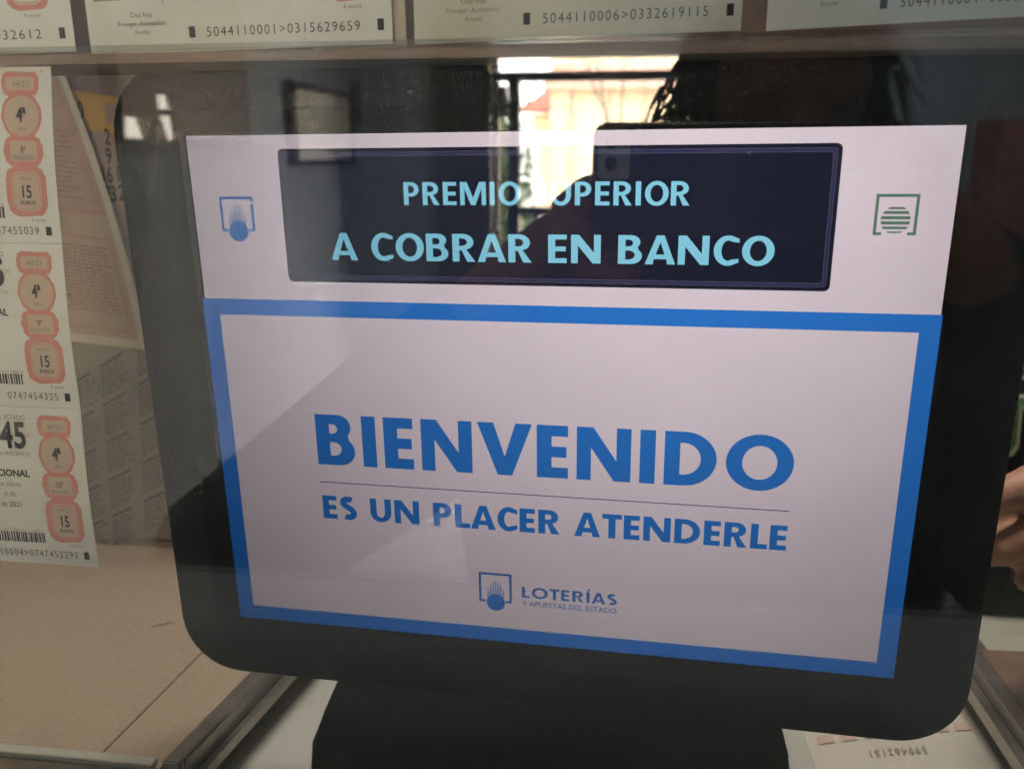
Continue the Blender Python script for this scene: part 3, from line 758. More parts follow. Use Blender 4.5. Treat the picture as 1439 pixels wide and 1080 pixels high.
def top_ticket(BLp, BRp, m, label, number, series, mirror_extra=None, folded=False):
    BL, BR = at(*BLp, TY), at(*BRp, TY)
    ux = (BR - BL); H = 0.062
    upv = Vector((-.012 * 0.2, 0, 1)).normalized() * H
    s = Sheet(BL + upv, BR + upv, BR, BL, 0.0010)
    t = empty('hanging_ticket', s.c[0]); tag(t, label, 'ticket', 'lottery tickets along the top rail')
    W_, H_ = s.W, s.H
    bk = bmesh.new(); bgk = bmesh.new(); br = bmesh.new(); bp = bmesh.new()
    yb = H_ - 6.6
    bms = [(W_ * .355), W_ * .965]
    for x in bms: s.shape(bk, rect(x - 1.15, yb - 1.9, x + 1.15, yb + 1.9))
    vs_, fs_ = text_polys(number, 3.3, -.006, .9, 1.22); xm0, xm1 = min(v[0] for v in vs_), max(v[0] for v in vs_)
    s.put(bk, ([(W_ * .405 + (v[0] - xm0) * (W_ * .495) / (xm1 - xm0), yb + 1.75 - v[1]) for v in vs_], fs_), .0004)
    for k, w in enumerate(('Cruz Roja', 'Proteger, Acompañar,', 'Ayudar')):
        s.text(bgk, w, W_ * .19, H_ - 12.4 + 2.9 * k, 1.6, .0 if k else .01, .95)
    # picture and barcode row
    s.shape(bp, rect(W_ * .03, H_ - 46, W_ * .33, H_ - 18.4))
    x = W_ * .36
    while x < W_ * .62:
        w = random.uniform(.3, 1.1); s.shape(bk, rect(x, H_ - 22, x + w, H_ - 17.2)); x += w + random.uniform(.3, .8)
    s.text(bgk, series, W_ * .88, H_ - 12.2, 1.5)
    f0_ = s.pos; s.pos = (lambda f: (lambda x, y, h=0: f(x, y - 5.0, h)))(f0_)
    sl_ = stamps(s, br, bgk, bk, W_ * .87, only_last=True); s.pos = f0_
    sheet_parts(s, t, m, [('black_print', bk, M['ink']), ('grey_print', bgk, M['greyink']), ('picture', bp, mat('ticket_picture', (.40, .34, .27), .7, noise_scale=90, noise_amt=.4))] + sl_, 'sheet'); br.free()
    return t
def stamps(s, br, bg_, bk, xc, only_last=False, frac='9', bc=None, bpk=None):
    seals = {k: bmesh.new() for k in ('price_seal', 'fraction_seal', 'round_seal', 'date_seal')}; br_ = br
    def wob(pts, a=.28):
        return [(x + a * math.sin(i * 1.7), yy + a * math.cos(i * 2.1)) for i, (x, yy) in enumerate(pts)]
    br = seals['price_seal']
    c = 43.5
    s.ring(br, wob(rrect(xc, c, 16.8, 17.5, 4.5, 8)), rrect(xc, c, 12.2, 13.8, 3.6, 8), .0002)
    if bc is not None: s.shape(bc, rrect(xc, c, 12.1, 13.7, 3.6, 8), .0002)
    s.ring(br, rrect(xc, c, 11.4, 13.0, 3.4, 8), rrect(xc, c, 10.8, 12.4, 3.1, 8), .0004)
    s.text(bk, '15', xc + .2, c + 2.2, 4.4, .02, .80); s.text(bk, 'EUROS', xc + .4, c + 4.6, 1.3, .02, 1.1)
    s.text(bg_, 'PRECIO', xc, c - 4.0, 1.1, 0, 1.0)
    br = seals['fraction_seal']
    f = 29.5
    s.ring(br, wob(rrect(xc, f, 16.2, 11.0, 4.6, 8)), rrect(xc, f, 10.8, 6.9, .6, 8), .0002)
    if bc is not None: s.shape(bc, rrect(xc, f, 10.7, 6.8, .6, 8), .0002)
    s.text(bk, frac + 'ª', xc, f + .7, 2.4, .005, .8); s.text(bg_, 'FRACCIÓN', xc, f + 2.7, 1.2, 0, 1.0)
    br = seals['round_seal']
    e = 17.6
    s.ring(br, wob(ell(xc, e, 8.3, 8.2, 36), .2), ell(xc, e, 7.0, 6.9, 36), .0002)
    if bc is not None: s.shape(bc, ell(xc, e, 6.9, 6.8, 36), .0002)
    s.text(bk, '4ª', xc, e + 1.8, 4.6, .03, .72); s.text(bg_, 'SERIE', xc, e + 4.8, 1.1, 0, 1.0)
    br = seals['date_seal']
    g = 6.8
    s.ring(br, wob(rrect(xc, g, 15.0, 8.0, 2.6, 8)), rrect(xc, g, 11.2, 4.2, .8, 8), .0002)
    if bc is not None: s.shape(bc, rrect(xc, g, 11.1, 4.1, .8, 8), .0002)
    s.text(bg_, '44/21', xc, g + 1.1, 2.0, 0, 1.1)
    if bpk is not None:
        for yy in (11.4, 24.2, 35.0): s.shape(bpk, rrect(xc, yy, 9.5, 2.0, .8), .00015)
    return [(k, v, M['red']) for k, v in seals.items()]

top_ticket((-310, 86), (107, 73), M['ticket'], 'lottery ticket at the far top left ending in number 49032612, its right end in view', '5044110003>049032612'[-19:], '4 euros')
top_ticket((129, 79), (552, 62), M['ticket'], 'lottery ticket numbered 5044110001>0315629659 at the top left of the rail', '5044110001>0315629659', '6 euros')
top_ticket((583, 63), (1041, 43), M['ticket2'], 'lottery ticket numbered 5044110006>0332619115 at the top middle of the rail', '5044110006>0332619115', '6 euros')
top_ticket((1076, 44), (1545, 18), M['ticket'], 'rightmost top ticket, only its blank lower edge and the word Ayudar in view', '5044110004>0332619120', '6 euros')
# spare backing sheet behind the second ticket
s = Sheet(*P4([(440, -60), (566, -60), (572, 66), (440, 76)], .0155)); bk_ = s.sheet('backing_card', M['papermargin'], None)
tag(bk_, 'pale card edge showing behind the right end of the second top ticket', 'card')

# ================================================================ LEFT STRIP OF TICKETS
st = empty('ticket_strip', at(70, 90, TY)); tag(st, 'hanging strip of three joined white tickets with red price seals, left edge of view', 'ticket strip')
bounds = [(71, 88), (87, 342), (113, 574), (139, 796)]
nums = ['0747455039', '0747454325', '5044110004>0747452293']; bigs = ['45', '45', '7745']
for k in range(3):
    TR, BR = at(*bounds[k], TY), at(*bounds[k + 1], TY)
    TR.z -= .0002 if k else 0
    wv = Vector((-.118, 0, 0))
    s = Sheet(TR + wv, TR, BR, BR + wv, 0.0, 0.0012)
    tkt = s.sheet('ticket', M['ticket'], None); at_parent(tkt, st)
    br = bmesh.new(); bgk = bmesh.new(); bk = bmesh.new(); bc = bmesh.new(); bpk = bmesh.new(); bt = bmesh.new()
    W_, H_ = s.W, s.H
    s.shape(bt, rect(W_ - 56, H_ * .15, W_ - 23, H_ * .80), .0001)
    sc_save = s.pos
    kk = H_ / 62.0
    s.pos = (lambda f, kk: (lambda x, y, h=0: f(x, y * kk, h)))(sc_save, kk)
    sl_ = stamps(s, br, bgk, bk, W_ - 12.6, False, '8' if k == 0 else ('9' if k == 1 else '10'), bc, bpk)
    if k == 2: s.text(bgk, '5 euros', W_ - 9.5, 54.0, 1.4)
    else: s.text(bgk, '6 euros', W_ - 8.5, 54.2, 1.4)
    s.shape(bk, rect(W_ - 6.1, 55.0 + 1, W_ - 3.7, 59.2))
    s.text(bk, nums[k], W_ - 9.0, 58.9, 2.9, -.008, .95, 0, 1.2, align='r')
    s.text(bk, bigs[k], W_ - 26.0, 15.2, 9.5, .03, .88, 0, 1.05, align='r')
    s.text(bgk, 'LOTERÍA DEL ESTADO', W_ - 25.5, 4.8, 1.8, 0, 1, align='r')
    s.text(bgk, 'MIL SETECIENTOS', W_ - 25, 18.3, 1.3, 0.0, 1, align='r')
    s.text(bk, 'NACIONAL', W_ - 26.0, 26.4, 2.6, .03, 1.1, align='r')
    s.text(bgk, 'de este billete', W_ - 31.0, 30.4, 2.0, 0, 1, align='r')
    s.text(bgk, 'el día', W_ - 33.5, 34.4, 2.0, 0, 1, align='r'); s.text(bk, 'de 2021', W_ - 32.0, 38.6, 2.2, 0, 1, align='r')
    x = W_ - 62
    while x < W_ - 23.5:
        w = random.uniform(.35, 1.1); s.shape(bk, rect(x, 49.0, x + w, 53.0)); x += w + random.uniform(.3, .7)
    s.pos = sc_save
    br.free()
    for nm, bm_, mm in [('pale_tint', bt, M['tint']), ('pink_print', bpk, M['pink']), ('seal_field', bc, M['cream']), *sl_, ('grey_print', bgk, M['greyink']), ('black_print', bk, M['ink'])]:
        o = finish(nm, bm_, mm, None)
        if o: o.parent = tkt

# ================================================================ THE DISPLAY
RmW = Matrix(((0.9982, -0.0105, -0.0590), (-0.0592, -0.0230, -0.9980), (0.0091, 0.9997, -0.0236)))
ctr = EYE + Vector((-0.02801461, 0.3398964, -0.10580971))
mon = empty('customer_display')
q = RmW.to_quaternion(); mon.rotation_mode = 'QUATERNION'; mon.rotation_quaternion = q; mon.location = ctr
tag(mon, 'black framed customer display lit with BIENVENIDO on a pale blue bordered screen', 'monitor')
def ring_pts(hw, ht, hb, r, n=8):
    """rounded rectangle, half width hw, top ht, bottom hb"""
    pts = []
    for (cx, cy, a0) in ((hw - r, ht - r, 0), (-hw + r, ht - r, 90), (-hw + r, -hb + r, 180), (hw - r, -hb + r, 270)):
        for i in range(n + 1):
            a = R(a0 + 90 * i / n); pts.append((cx + r * math.cos(a), cy + r * math.sin(a)))
    return pts
def loft(bm, specs, close_last=True, close_first=False):
    rings = [[bm.verts.new((x, y, w)) for x, y in ring_pts(*sp[:4])] for sp in specs for w in [sp[4]]]
    n = len(rings[0])
    for a, b in zip(rings, rings[1:]):
        for i in range(n): bm.faces.new((a[i], a[(i + 1) % n], b[(i + 1) % n], b[i]))
    if close_last: bm.faces.new(rings[-1])
    if close_first: bm.faces.new(rings[0][::-1])
bm = bmesh.new()
loft(bm, [(.1522, .1142, .1142, .0006, -.0025), (.1524, .1144, .1144, .0006, -.0016), (.1550, .1170, .1170, .002, -.0012), (.1604, .1226, .1226, .006, .0042),
          (.1625, .1247, .1247, .008, .0048), (.1790, .1395, .1405, .026, .0046), (.1815, .1420, .1430, .028, .0034), (.1826, .1431, .1441, .029, .0008),
          (.1828, .1433, .1443, .029, -.006), (.1790, .1395, .1405, .026, -.026), (.150, .110, .110, .02, -.040)], True)
obj('housing', bm, M['bezel'], mon, smooth=True, angle=35)
def layer(name, polys, m, w, parent=mon):
    vs, fs = polys; me = bpy.data.meshes.new(name); me.from_pydata([(x, y, w) for x, y in vs], [], fs); me.update()
    # all fronts face the viewer (+w)
    b = bmesh.new(); b.from_mesh(me)
    for f in b.faces:
        f.normal_update()
        if f.normal.z < 0: f.normal_flip()
    b.to_mesh(me); b.free()
    return link(name, me, m, parent)
def quad(x0, y0, x1, y1): return [(x0, y0), (x1, y0), (x1, y1), (x0, y1)], [(0, 1, 2, 3)]
scr = layer('screen', quad(-.152, -.114, .152, .114), S['white'], -.0020)
W1, W2, W3, W4 = .00012, .00024, .00036, .00048
def fr(x0, y0, x1, y1, a, b, c, d):
    return flat_polys([rect(x0, y0, x1, y1), rect(a, b, c, d)])
layer('blue_frame', fr(-.152, -.114, .152, .0456, -.1444, -.1068, .1444, .0385), S['blue'], W1, scr)
bx0, by0, bx1, by1 = -.1105, .0537, .1105, .1084
layer('banner_edge', flat_polys([rrect(0, (by0 + by1) / 2, .2210, .0547, .0022), rrect(0, (by0 + by1) / 2, .2178, .0515, .0014)]), S['navy'], W1, scr)
layer('banner_bevel', flat_polys([rrect(0, (by0 + by1) / 2, .21775, .05145, .0014), rrect(0, (by0 + by1) / 2, .2150, .0487, .0010)]), S['navyedge'], W1, scr)
layer('banner', flat_polys([rrect(0, (by0 + by1) / 2, .21495, .04865, .0010)]), S['navy'], W1, scr)
layer('banner_text', caps('PREMIO SUPERIOR', -.0573, .0565, .0859, .0091, .205, HUM, .15, .34, .80), S['cyan'], W2, scr)
layer('banner_text', caps('A COBRAR EN BANCO', -.0903, .0892, .0632, .0113, .213, HUM, .13, .38, .80), S['cyan'], W2, scr)
layer('headline_text', caps('BIENVENIDO', -.1040, .1032, -.0300, .0241, .285, FUT, .165, .4, .72), S['text'], W2, scr)
layer('rule_line', quad(-.1042, -.03895, .1030, -.03850), S['line'], W2, scr)
layer('subtitle_text', caps('ES UN PLACER ATENDERLE', -.1036, .1029, -.0569, .0115, .27, FUT, .135, .44, .74), S['text'], W2, scr)
def bracket(cx0, cx1, yt, yb, t, foot):
    return flat_polys([[(cx0, yt), (cx1, yt), (cx1, yb), (cx1 - foot, yb), (cx1 - foot, yb + t), (cx1 - t, yb + t), (cx1 - t, yt - t), (cx0 + t, yt - t), (cx0 + t, yb + t), (cx0 + foot, yb + t), (cx0 + foot, yb), (cx0, yb)]])
def streaks(cx, cy, r, top):
    cs = []
    for k in range(-3, 4):
        x = cx + k * r * .27; hgt = top - (abs(k) / 3) ** 2 * (top - cy) * .38
        y0 = cy + r * math.sqrt(max(0, 1 - (k * .27) ** 2)) + .00002
        cs.append([(x - r * .080, y0), (x + r * .080, y0), (x + r * .040, hgt), (x - r * .040, hgt)])
    return cs
def logo(name, x0, x1, yt, yb, bcx, bcy, r, top, m):
    layer(name + '_bracket', bracket(x0, x1, yt, yb, .0011, .0030), m[0], W2, scr)
    layer(name + '_ball', flat_polys([ell(bcx, bcy, r, r, 40)] + streaks(bcx, bcy, r, top)), m[1], W2, scr)
logo('logo', -.1388, -.1236, .0893, .0748, -.1313, .0748, .0043, .0862, (S['text'], S['text']))
logo('logo', -.0304, -.0151, -.0785, -.0935, -.0226, -.0936, .0043, -.0825, (S['logo'], S['text']))
layer('logo_bracket', bracket(.1238, .1389, .0902, .0752, .0011, .0030), S['green'], W2, scr)
gcx, gcy, gr = .1313, .0808, .0052
stripes = []
for k, (yy, th) in enumerate([(-.0045, .0006), (-.0029, .0010), (-.0011, .0012), (.0008, .0012), (.0027, .0011), (.0043, .0008)]):
    a = yy - th * .5; b2 = yy + th * .5
    wa, wb = math.sqrt(max(0, gr * gr - a * a)), math.sqrt(max(0, gr * gr - b2 * b2))
    stripes.append([(gcx - wa, gcy + a), (gcx + wa, gcy + a), (gcx + wb, gcy + b2), (gcx - wb, gcy + b2)])
layer('logo_ball', flat_polys(stripes), S['green'], W2, scr)
LOT = dict(FUT)
layer('brand_text', caps('LOTERÍAS', -.0104, .0327, -.0898, .0055, .24, LOT, .21), S['logo'], W2, scr)
layer('brand_text', text_fit('Y APUESTAS DEL ESTADO', -.0104, .0327, -.0941, .0027, .004), S['logo'], W2, scr)

# stand
sd = [(478, 948), (455, 1000), (437, 1046), (436, 1095), (1112, 1095), (1108, 1060), (1096, 1012)]
YS = .075
pts = [at(x, y, YS) for x, y in sd]
top = ctr.z - .09
bm = bmesh.new()
a0 = at(520, 860, YS); a1 = at(1060, 920, YS)
poly = [a0] + pts[:4] + [Vector((pts[3].x, YS, DESK_Z - .0300))] + [Vector((pts[4].x, YS, DESK_Z - .0300))] + pts[4:] + [a1]
poly = [p.copy() for p in poly]
for p in poly: p.z = max(p.z, DESK_Z - .0300)
keep = []
for p in poly:
    if not keep or (p - keep[-1]).length > 1e-4: keep.append(p)
prism(bm, keep, Vector((0, .10, 0)))
bmesh.ops.bevel(bm, geom=[e for e in bm.edges if abs(e.verts[0].co.y - e.verts[1].co.y) < 1e-6], offset=.0025, segments=3, affect='EDGES')
so = obj('stand', bm, M['black'], None, smooth=True, angle=30)
so.parent = mon; bpy.context.view_layer.update()
so.matrix_parent_inverse = (Matrix.Translation(ctr) @ RmW.to_4x4()).inverted()

# ================================================================ PEOPLE
def limb_hulls(bm, nodes, edges):
    """closed tapered limb pieces, one per bone, later fused into one continuous skin by a voxel remesh"""
    for a, b in edges:
        tmp = bmesh.new()
        for k in (a, b):
            p, r = nodes[k]; r = r if isinstance(r, tuple) else (r, r)
            rz = min(r) if len(r) == 2 else r[2]
            res = bmesh.ops.create_icosphere(tmp, subdivisions=3, radius=1.0)
            for v in res['verts']: v.co = Vector((p[0] + v.co.x * r[0], p[1] + v.co.y * r[1], p[2] + v.co.z * rz))
        for f in list(tmp.faces): tmp.faces.remove(f)
        h = bmesh.ops.convex_hull(tmp, input=tmp.verts)
        bmesh.ops.recalc_face_normals(tmp, faces=tmp.faces)
        me = bpy.data.meshes.new('tmp'); tmp.to_mesh(me); tmp.free(); bm.from_mesh(me); bpy.data.meshes.remove(me)
    return bm
def remesh(bm, voxel):
    bmesh.ops.recalc_face_normals(bm, faces=bm.faces)
    me = bpy.data.meshes.new('tmp'); bm.to_mesh(me); bm.free()
    o = bpy.data.objects.new('tmp', me); COL.objects.link(o)
    md = o.modifiers.new('r', 'REMESH'); md.mode = 'VOXEL'; md.voxel_size = voxel; md.use_smooth_shade = True
    sm = o.modifiers.new('sm', 'SMOOTH'); sm.factor = .5; sm.iterations = 3
    dg = bpy.context.evaluated_depsgraph_get(); dg.update()
    out = bpy.data.meshes.new_from_object(o.evaluated_get(dg))
    bpy.data.objects.remove(o); bpy.data.meshes.remove(me)
    return out
def ball(bm, c, r, rot=None):
    res = bmesh.ops.create_icosphere(bm, subdivisions=3, radius=1.0)
    Mx = Matrix.Translation(c) @ (rot or Matrix.Identity(4)) @ Matrix.Diagonal((*r, 1))
    bmesh.ops.transform(bm, matrix=Mx, verts=res['verts'])
def head_into(bm, c, fwd):
    """skull, jaw, nose, ears, brow, lips around centre c looking along fwd (horizontal)"""
    f = Vector(fwd).normalized(); sdv = f.cross(Vector((0, 0, 1))); rot = Matrix((sdv, f, Vector((0, 0, 1)))).transposed().to_4x4()
    def b(x, y, z, rx, ry, rz): ball(bm, c + sdv * x + f * y + Vector((0, 0, z)), (rx, ry, rz), rot)
    b(0, -.012, .035, .075, .092, .082); b(0, .012, -.045, .058, .068, .070); b(0, .055, -.088, .026, .026, .022)
    b(0, .092, -.012, .010, .016, .024); b(0, .100, -.028, .015, .013, .010)
    b(.034, .070, -.030, .024, .018, .020); b(-.034, .070, -.030, .024, .018, .020)
    b(0, .083, -.060, .022, .010, .006); b(0, .082, -.068, .019, .010, .006)
    b(.032, .076, .022, .022, .012, .007); b(-.032, .076, .022, .022, .012, .007)
    b(.076, -.012, -.012, .009, .016, .030); b(-.076, -.012, -.012, .009, .016, .030)
    return sdv, f
def finger(nodes, edges, root, key, base, dirs, rads):
    p = Vector(base); prev = root
    nodes[key + '0'] = (p.copy(), rads[0]); edges.append((root, key + '0')); prev = key + '0'
    for i, d in enumerate(dirs):
        p = p + Vector(d); nodes[key + str(i + 1)] = (p.copy(), rads[min(i + 1, len(rads) - 1)]); edges.append((prev, key + str(i + 1))); prev = key + str(i + 1)

# ---- the photographer (mirrored): true place in front of the pane
def V(px, py, Y): return mir(px, py, Y)
ph_root = empty('photographer', (0.10, -0.62, 0)); tag(ph_root, 'person in dark clothes with curly dark hair holding up a phone, mirrored across the display', 'person')
headc = Vector((0.155, -0.56, 1.43))
hips = Vector((0.14, -0.66, 0.92))
LS, RS = Vector((-0.02, -0.60, 1.235)), Vector((0.34, -0.60, 1.255))
LE, RE = Vector((-0.385, -0.45, 1.00)), Vector((0.41, -0.50, 1.03))
LH = V(783, 338, .335); RH = Vector((0.205, -0.33, 1.375))
n = {'hip': (hips, (.15, .11)), 'waist': (hips + Vector((0, .0, .14)), (.135, .10)), 'chest': (Vector((.15, -.62, 1.17)), (.16, .11)), 'neckb': (Vector((.15, -.60, 1.27)), (.075, .065)),
     'neck': (Vector((.153, -.585, 1.34)), .055), 'ls': (LS, .058), 'le': (LE, .042), 'lw': (LH + Vector((-.045, .0, -.040)), .028), 'rs': (RS, .058), 're': (RE, .042), 'rw': (RH + Vector((.05, -.015, -.05)), .028),
     'lh': (LH, (.022, .030)), 'rh': (RH + Vector((.0, -.012, 0.0)), (.022, .030)),
     'lt': (hips + Vector((-.085, 0, -.06)), .085), 'lk': (Vector((.045, -.64, .50)), .058), 'la': (Vector((.045, -.67, .09)), .042), 'lf': (Vector((.045, -.56, .04)), .038),
     'rt': (hips + Vector((.085, 0, -.06)), .085), 'rk': (Vector((.235, -.64, .50)), .058), 'ra': (Vector((.235, -.67, .09)), .042), 'rf': (Vector((.235, -.56, .04)), .038)}
e = [('hip', 'waist'), ('waist', 'chest'), ('chest', 'neckb'), ('neckb', 'neck'), ('neckb', 'ls'), ('ls', 'le'), ('le', 'lw'), ('lw', 'lh'), ('neckb', 'rs'), ('rs', 're'), ('re', 'rw'), ('rw', 'rh'),
     ('hip', 'lt'), ('lt', 'lk'), ('lk', 'la'), ('la', 'lf'), ('hip', 'rt'), ('rt', 'rk'), ('rk', 'ra'), ('ra', 'rf')]
bm = limb_hulls(bmesh.new(), n, e); head_into(bm, headc, (0, 1, 0.0))
# fingers as tapered chains (left hand under/around the phone's end, right hand over the top edge)
PHX0, PHZ1 = V(835, 172, .302).x, V(835, 172, .302).z      # phone corner
fz = [LH.z + .022, LH.z + .004, LH.z - .012, LH.z - .027]
for i, z_ in enumerate(fz):
    b0 = LH + Vector((.010, .004, z_ - LH.z)); L_ = [.030, .034, .032, .026][i]
    tube(bm, [b0, b0 + Vector((L_ * .8, .012, .004)), b0 + Vector((L_ * 1.5, .014, .004)), b0 + Vector((L_ * 2.0, .008, .003))], [.009, .0085, .008, .006], 10)
tube(bm, [LH + Vector((0, -.01, .02)), LH + Vector((.018, -.024, .036)), LH + Vector((.040, -.026, .044)), LH + Vector((.056, -.024, .046))], [.011, .0105, .0095, .007], 10)
for i in range(4):
    b0 = RH + Vector((.012 - .002 * i, .004, .020 - .018 * i)); L_ = [.030, .034, .031, .025][i]
    tube(bm, [b0, b0 + Vector((-L_ * .6, .022, .006 + .004 * (i == 0))), b0 + Vector((-L_ * 1.3, .024, .010 * (i == 0))), b0 + Vector((-L_ * 1.8, .018, -.002))], [.0092, .0088, .008, .0062], 10)
tube(bm, [RH + Vector((.01, -.014, -.02)), RH + Vector((-.006, -.022, -.034)), RH + Vector((-.028, -.022, -.040)), RH + Vector((-.044, -.020, -.042))], [.011, .0105, .0095, .007], 10)
body = remesh(bm, .0035)
bo_ = link('body', body, M['skin'], None); at_parent(bo_, ph_root)
# coat
def grow(k, d): p, r = n[k]; r = r if isinstance(r, tuple) else (r, r); return (p, (r[0] + d, r[1] + d))
cn_ = {k: grow(k, .018) for k in ('hip', 'waist', 'chest', 'neckb', 'ls', 'le', 'rs', 're')}
cn_['lw'] = (n['lw'][0] + (n['le'][0] - n['lw'][0]) * .12, .040); cn_['rw'] = (n['rw'][0] + (n['re'][0] - n['rw'][0]) * .12, .040)
cn_['le'] = (LE, .078); cn_['ls'] = (LS, .094); cn_['re'] = (RE, .088); cn_['rs'] = (RS, .086); cn_['chest'] = (n['chest'][0] + Vector((-.02, 0, 0)), (.245, .14)); cn_['waist'] = (n['waist'][0] + Vector((-.04, 0, 0)), (.29, .16)); cn_['hip'] = (n['hip'][0] + Vector((-.03, 0, 0)), (.29, .17))
ce = [x for x in e if x[0] in cn_ and x[1] in cn_]
bm = bmesh.new(); limb_hulls(bm, cn_, ce)
o = link('coat', remesh(bm, .008), M['coatm'], None); at_parent(o, ph_root)
tn = {k: grow(k, .012) for k in ('hip', 'lt', 'lk', 'la', 'rt', 'rk', 'ra')}
bm = bmesh.new(); limb_hulls(bm, tn, [x for x in e if x[0] in tn and x[1] in tn]); o = link('trousers', remesh(bm, .010), M['trouser'], None); at_parent(o, ph_root)
for sx in ('l', 'r'):
    bm = bmesh.new(); p = n[sx + 'f'][0]; ball(bm, Vector((p.x, p.y - .03, .045)), (.05, .13, .045)); o = obj('shoe', bm, M['shoe'], None, smooth=True); at_parent(o, ph_root)
# hair: a mass of curls
bm = bmesh.new()
ball(bm, headc + Vector((0, -.035, .045)), (.098, .085, .092))
core = len(bm.verts)
rnd = random.Random(3)
for k in range(420):
    th = rnd.uniform(0, 2 * math.pi); phh = math.acos(rnd.uniform(-.55, 1))
    d = Vector((math.sin(phh) * math.cos(th), math.sin(phh) * math.sin(th), math.cos(phh)))
    if d.y > .45 and d.z < .55: continue
    p0 = headc + Vector((0, -.02, .035)) + Vector((d.x * .085, d.y * .085, d.z * .085))
    L_ = rnd.uniform(.05, .10); out = rnd.uniform(.35, 1.0); w = rnd.uniform(.004, .009); fr_ = rnd.uniform(2, 4.5); pts = []
    u1 = d.orthogonal().normalized(); u2 = d.cross(u1)
    for j in range(9):
        t = j / 8
        pts.append(p0 + d * L_ * out * t * .75 + Vector((0, 0, -1)) * L_ * t * t * .9 + u1 * w * math.sin(fr_ * 6.28 * t * .5) + u2 * w * math.cos(fr_ * 6.28 * t * .5))
    tube(bm, pts, [.0035 - .0028 * (j / 8) for j in range(9)], 5)
o = obj('hair', bm, M['hair'], None, smooth=True); at_parent(o, ph_root)

# phone: its back a few millimetres behind the taking lens
phy = EYE.y - .004
ph = empty('mobile_phone', (EYE.x, phy, EYE.z)); tag(ph, 'dark mobile phone held sideways by the photographer, mirrored at the top of the display', 'phone')
pL, pT = V(834, 172, .302).x - EYE.x, V(834, 172, .302).z - EYE.z
PW, PH_ = .163, .076
bm = bmesh.new()
vs_f = rrect(pL + PW / 2, pT - PH_ / 2, PW, PH_, .010, 8)
prism(bm, [(x, 0, z) for x, z in rrect(pL + PW / 2, pT - PH_ / 2, PW - .003, PH_ - .003, .009, 8)], Vector((0, -.0080, 0)))
obj('back', bm, M['phone'], ph)
bm = bmesh.new()
A1 = rrect(pL + PW / 2, pT - PH_ / 2, PW, PH_, .010, 8); A2 = rrect(pL + PW / 2, pT - PH_ / 2, PW - .0031, PH_ - .0031, .0089, 8)
for (u, v, y0, y1) in ((A1, A2, -.0008, -.0072),):
    a = [bm.verts.new((x, y0, z)) for x, z in u]; b2 = [bm.verts.new((x, y1, z)) for x, z in u]; c = [bm.verts.new((x, y0 + .0006, z)) for x, z in v]; d = [bm.verts.new((x, y1 - .0006, z)) for x, z in v]
    nn = len(u)
    for i in range(nn):
        j = (i + 1) % nn
        bm.faces.new((a[i], a[j], b2[j], b2[i])); bm.faces.new((a[i], c[i], c[j], a[j])); bm.faces.new((b2[i], b2[j], d[j], d[i]))
obj('rim', bm, M['phonerim'], ph, smooth=True, angle=40)
mod = rrect(pL + .0145, pT - .021, .022, .034, .004, 6)
bm = bmesh.new(); prism(bm, [(x, .0001, z) for x, z in mod], Vector((0, .0012, 0))); cmod = obj('camera_module', bm, M['phonecam'], ph)
for (dx, dz) in ((-.002, .008), (-.002, -.006)):
    if abs(pL + .0145 + dx) < .006 and abs(pT - .021 + dz) < .006: continue
    bm = bmesh.new(); prism(bm, [(x, .0014, z) for x, z in ell(pL + .0145 + dx, pT - .021 + dz, .0042, .0042, 24)], Vector((0, .0008, 0))); obj('lens', bm, M['lens'], ph)
# the rim is one plain metal band

# ---- the clerk behind the counter, right
cl = empty('clerk', (.44, .60, 0)); tag(cl, 'person in black shirt with green lettering, one hand beside the display', 'person')
ch = Vector((.56, .56, 1.55))
CH = at(1412, 706, .150)
n = {'hip': (Vector((.44, .66, .78)), (.17, .12)), 'waist': (Vector((.43, .63, .97)), (.16, .12)), 'chest': (Vector((.43, .60, 1.18)), (.17, .12)), 'neckb': (Vector((.47, .59, 1.33)), (.08, .07)),
     'neck': (Vector((.53, .575, 1.42)), .058), 'ls': (Vector((.60, .58, 1.28)), .060), 'le': (Vector((.62, .34, 1.145)), .045), 'lw': (Vector((CH.x + .085, .205, CH.z - .004)), .029), 'lh': (Vector((CH.x + .042, .172, CH.z - .002)), (.026, .020, .034)),
     'rs': (Vector((.27, .60, 1.30)), .060), 're': (Vector((.18, .52, 1.14)), .045), 'rw': (Vector((.10, .36, 1.135)), .030), 'rh': (Vector((.085, .32, 1.132)), (.030, .036, .018)),
     'lt': (Vector((.53, .60, .64)), .085), 'lk': (Vector((.54, .60, .42)), .06), 'la': (Vector((.54, .64, .09)), .042), 'lf': (Vector((.54, .56, .04)), .038),
     'rt': (Vector((.35, .60, .64)), .085), 'rk': (Vector((.34, .60, .42)), .06), 'ra': (Vector((.34, .64, .09)), .042), 'rf': (Vector((.34, .56, .04)), .038)}
bm = limb_hulls(bmesh.new(), n, e); head_into(bm, ch, (-.25, -1, 0))
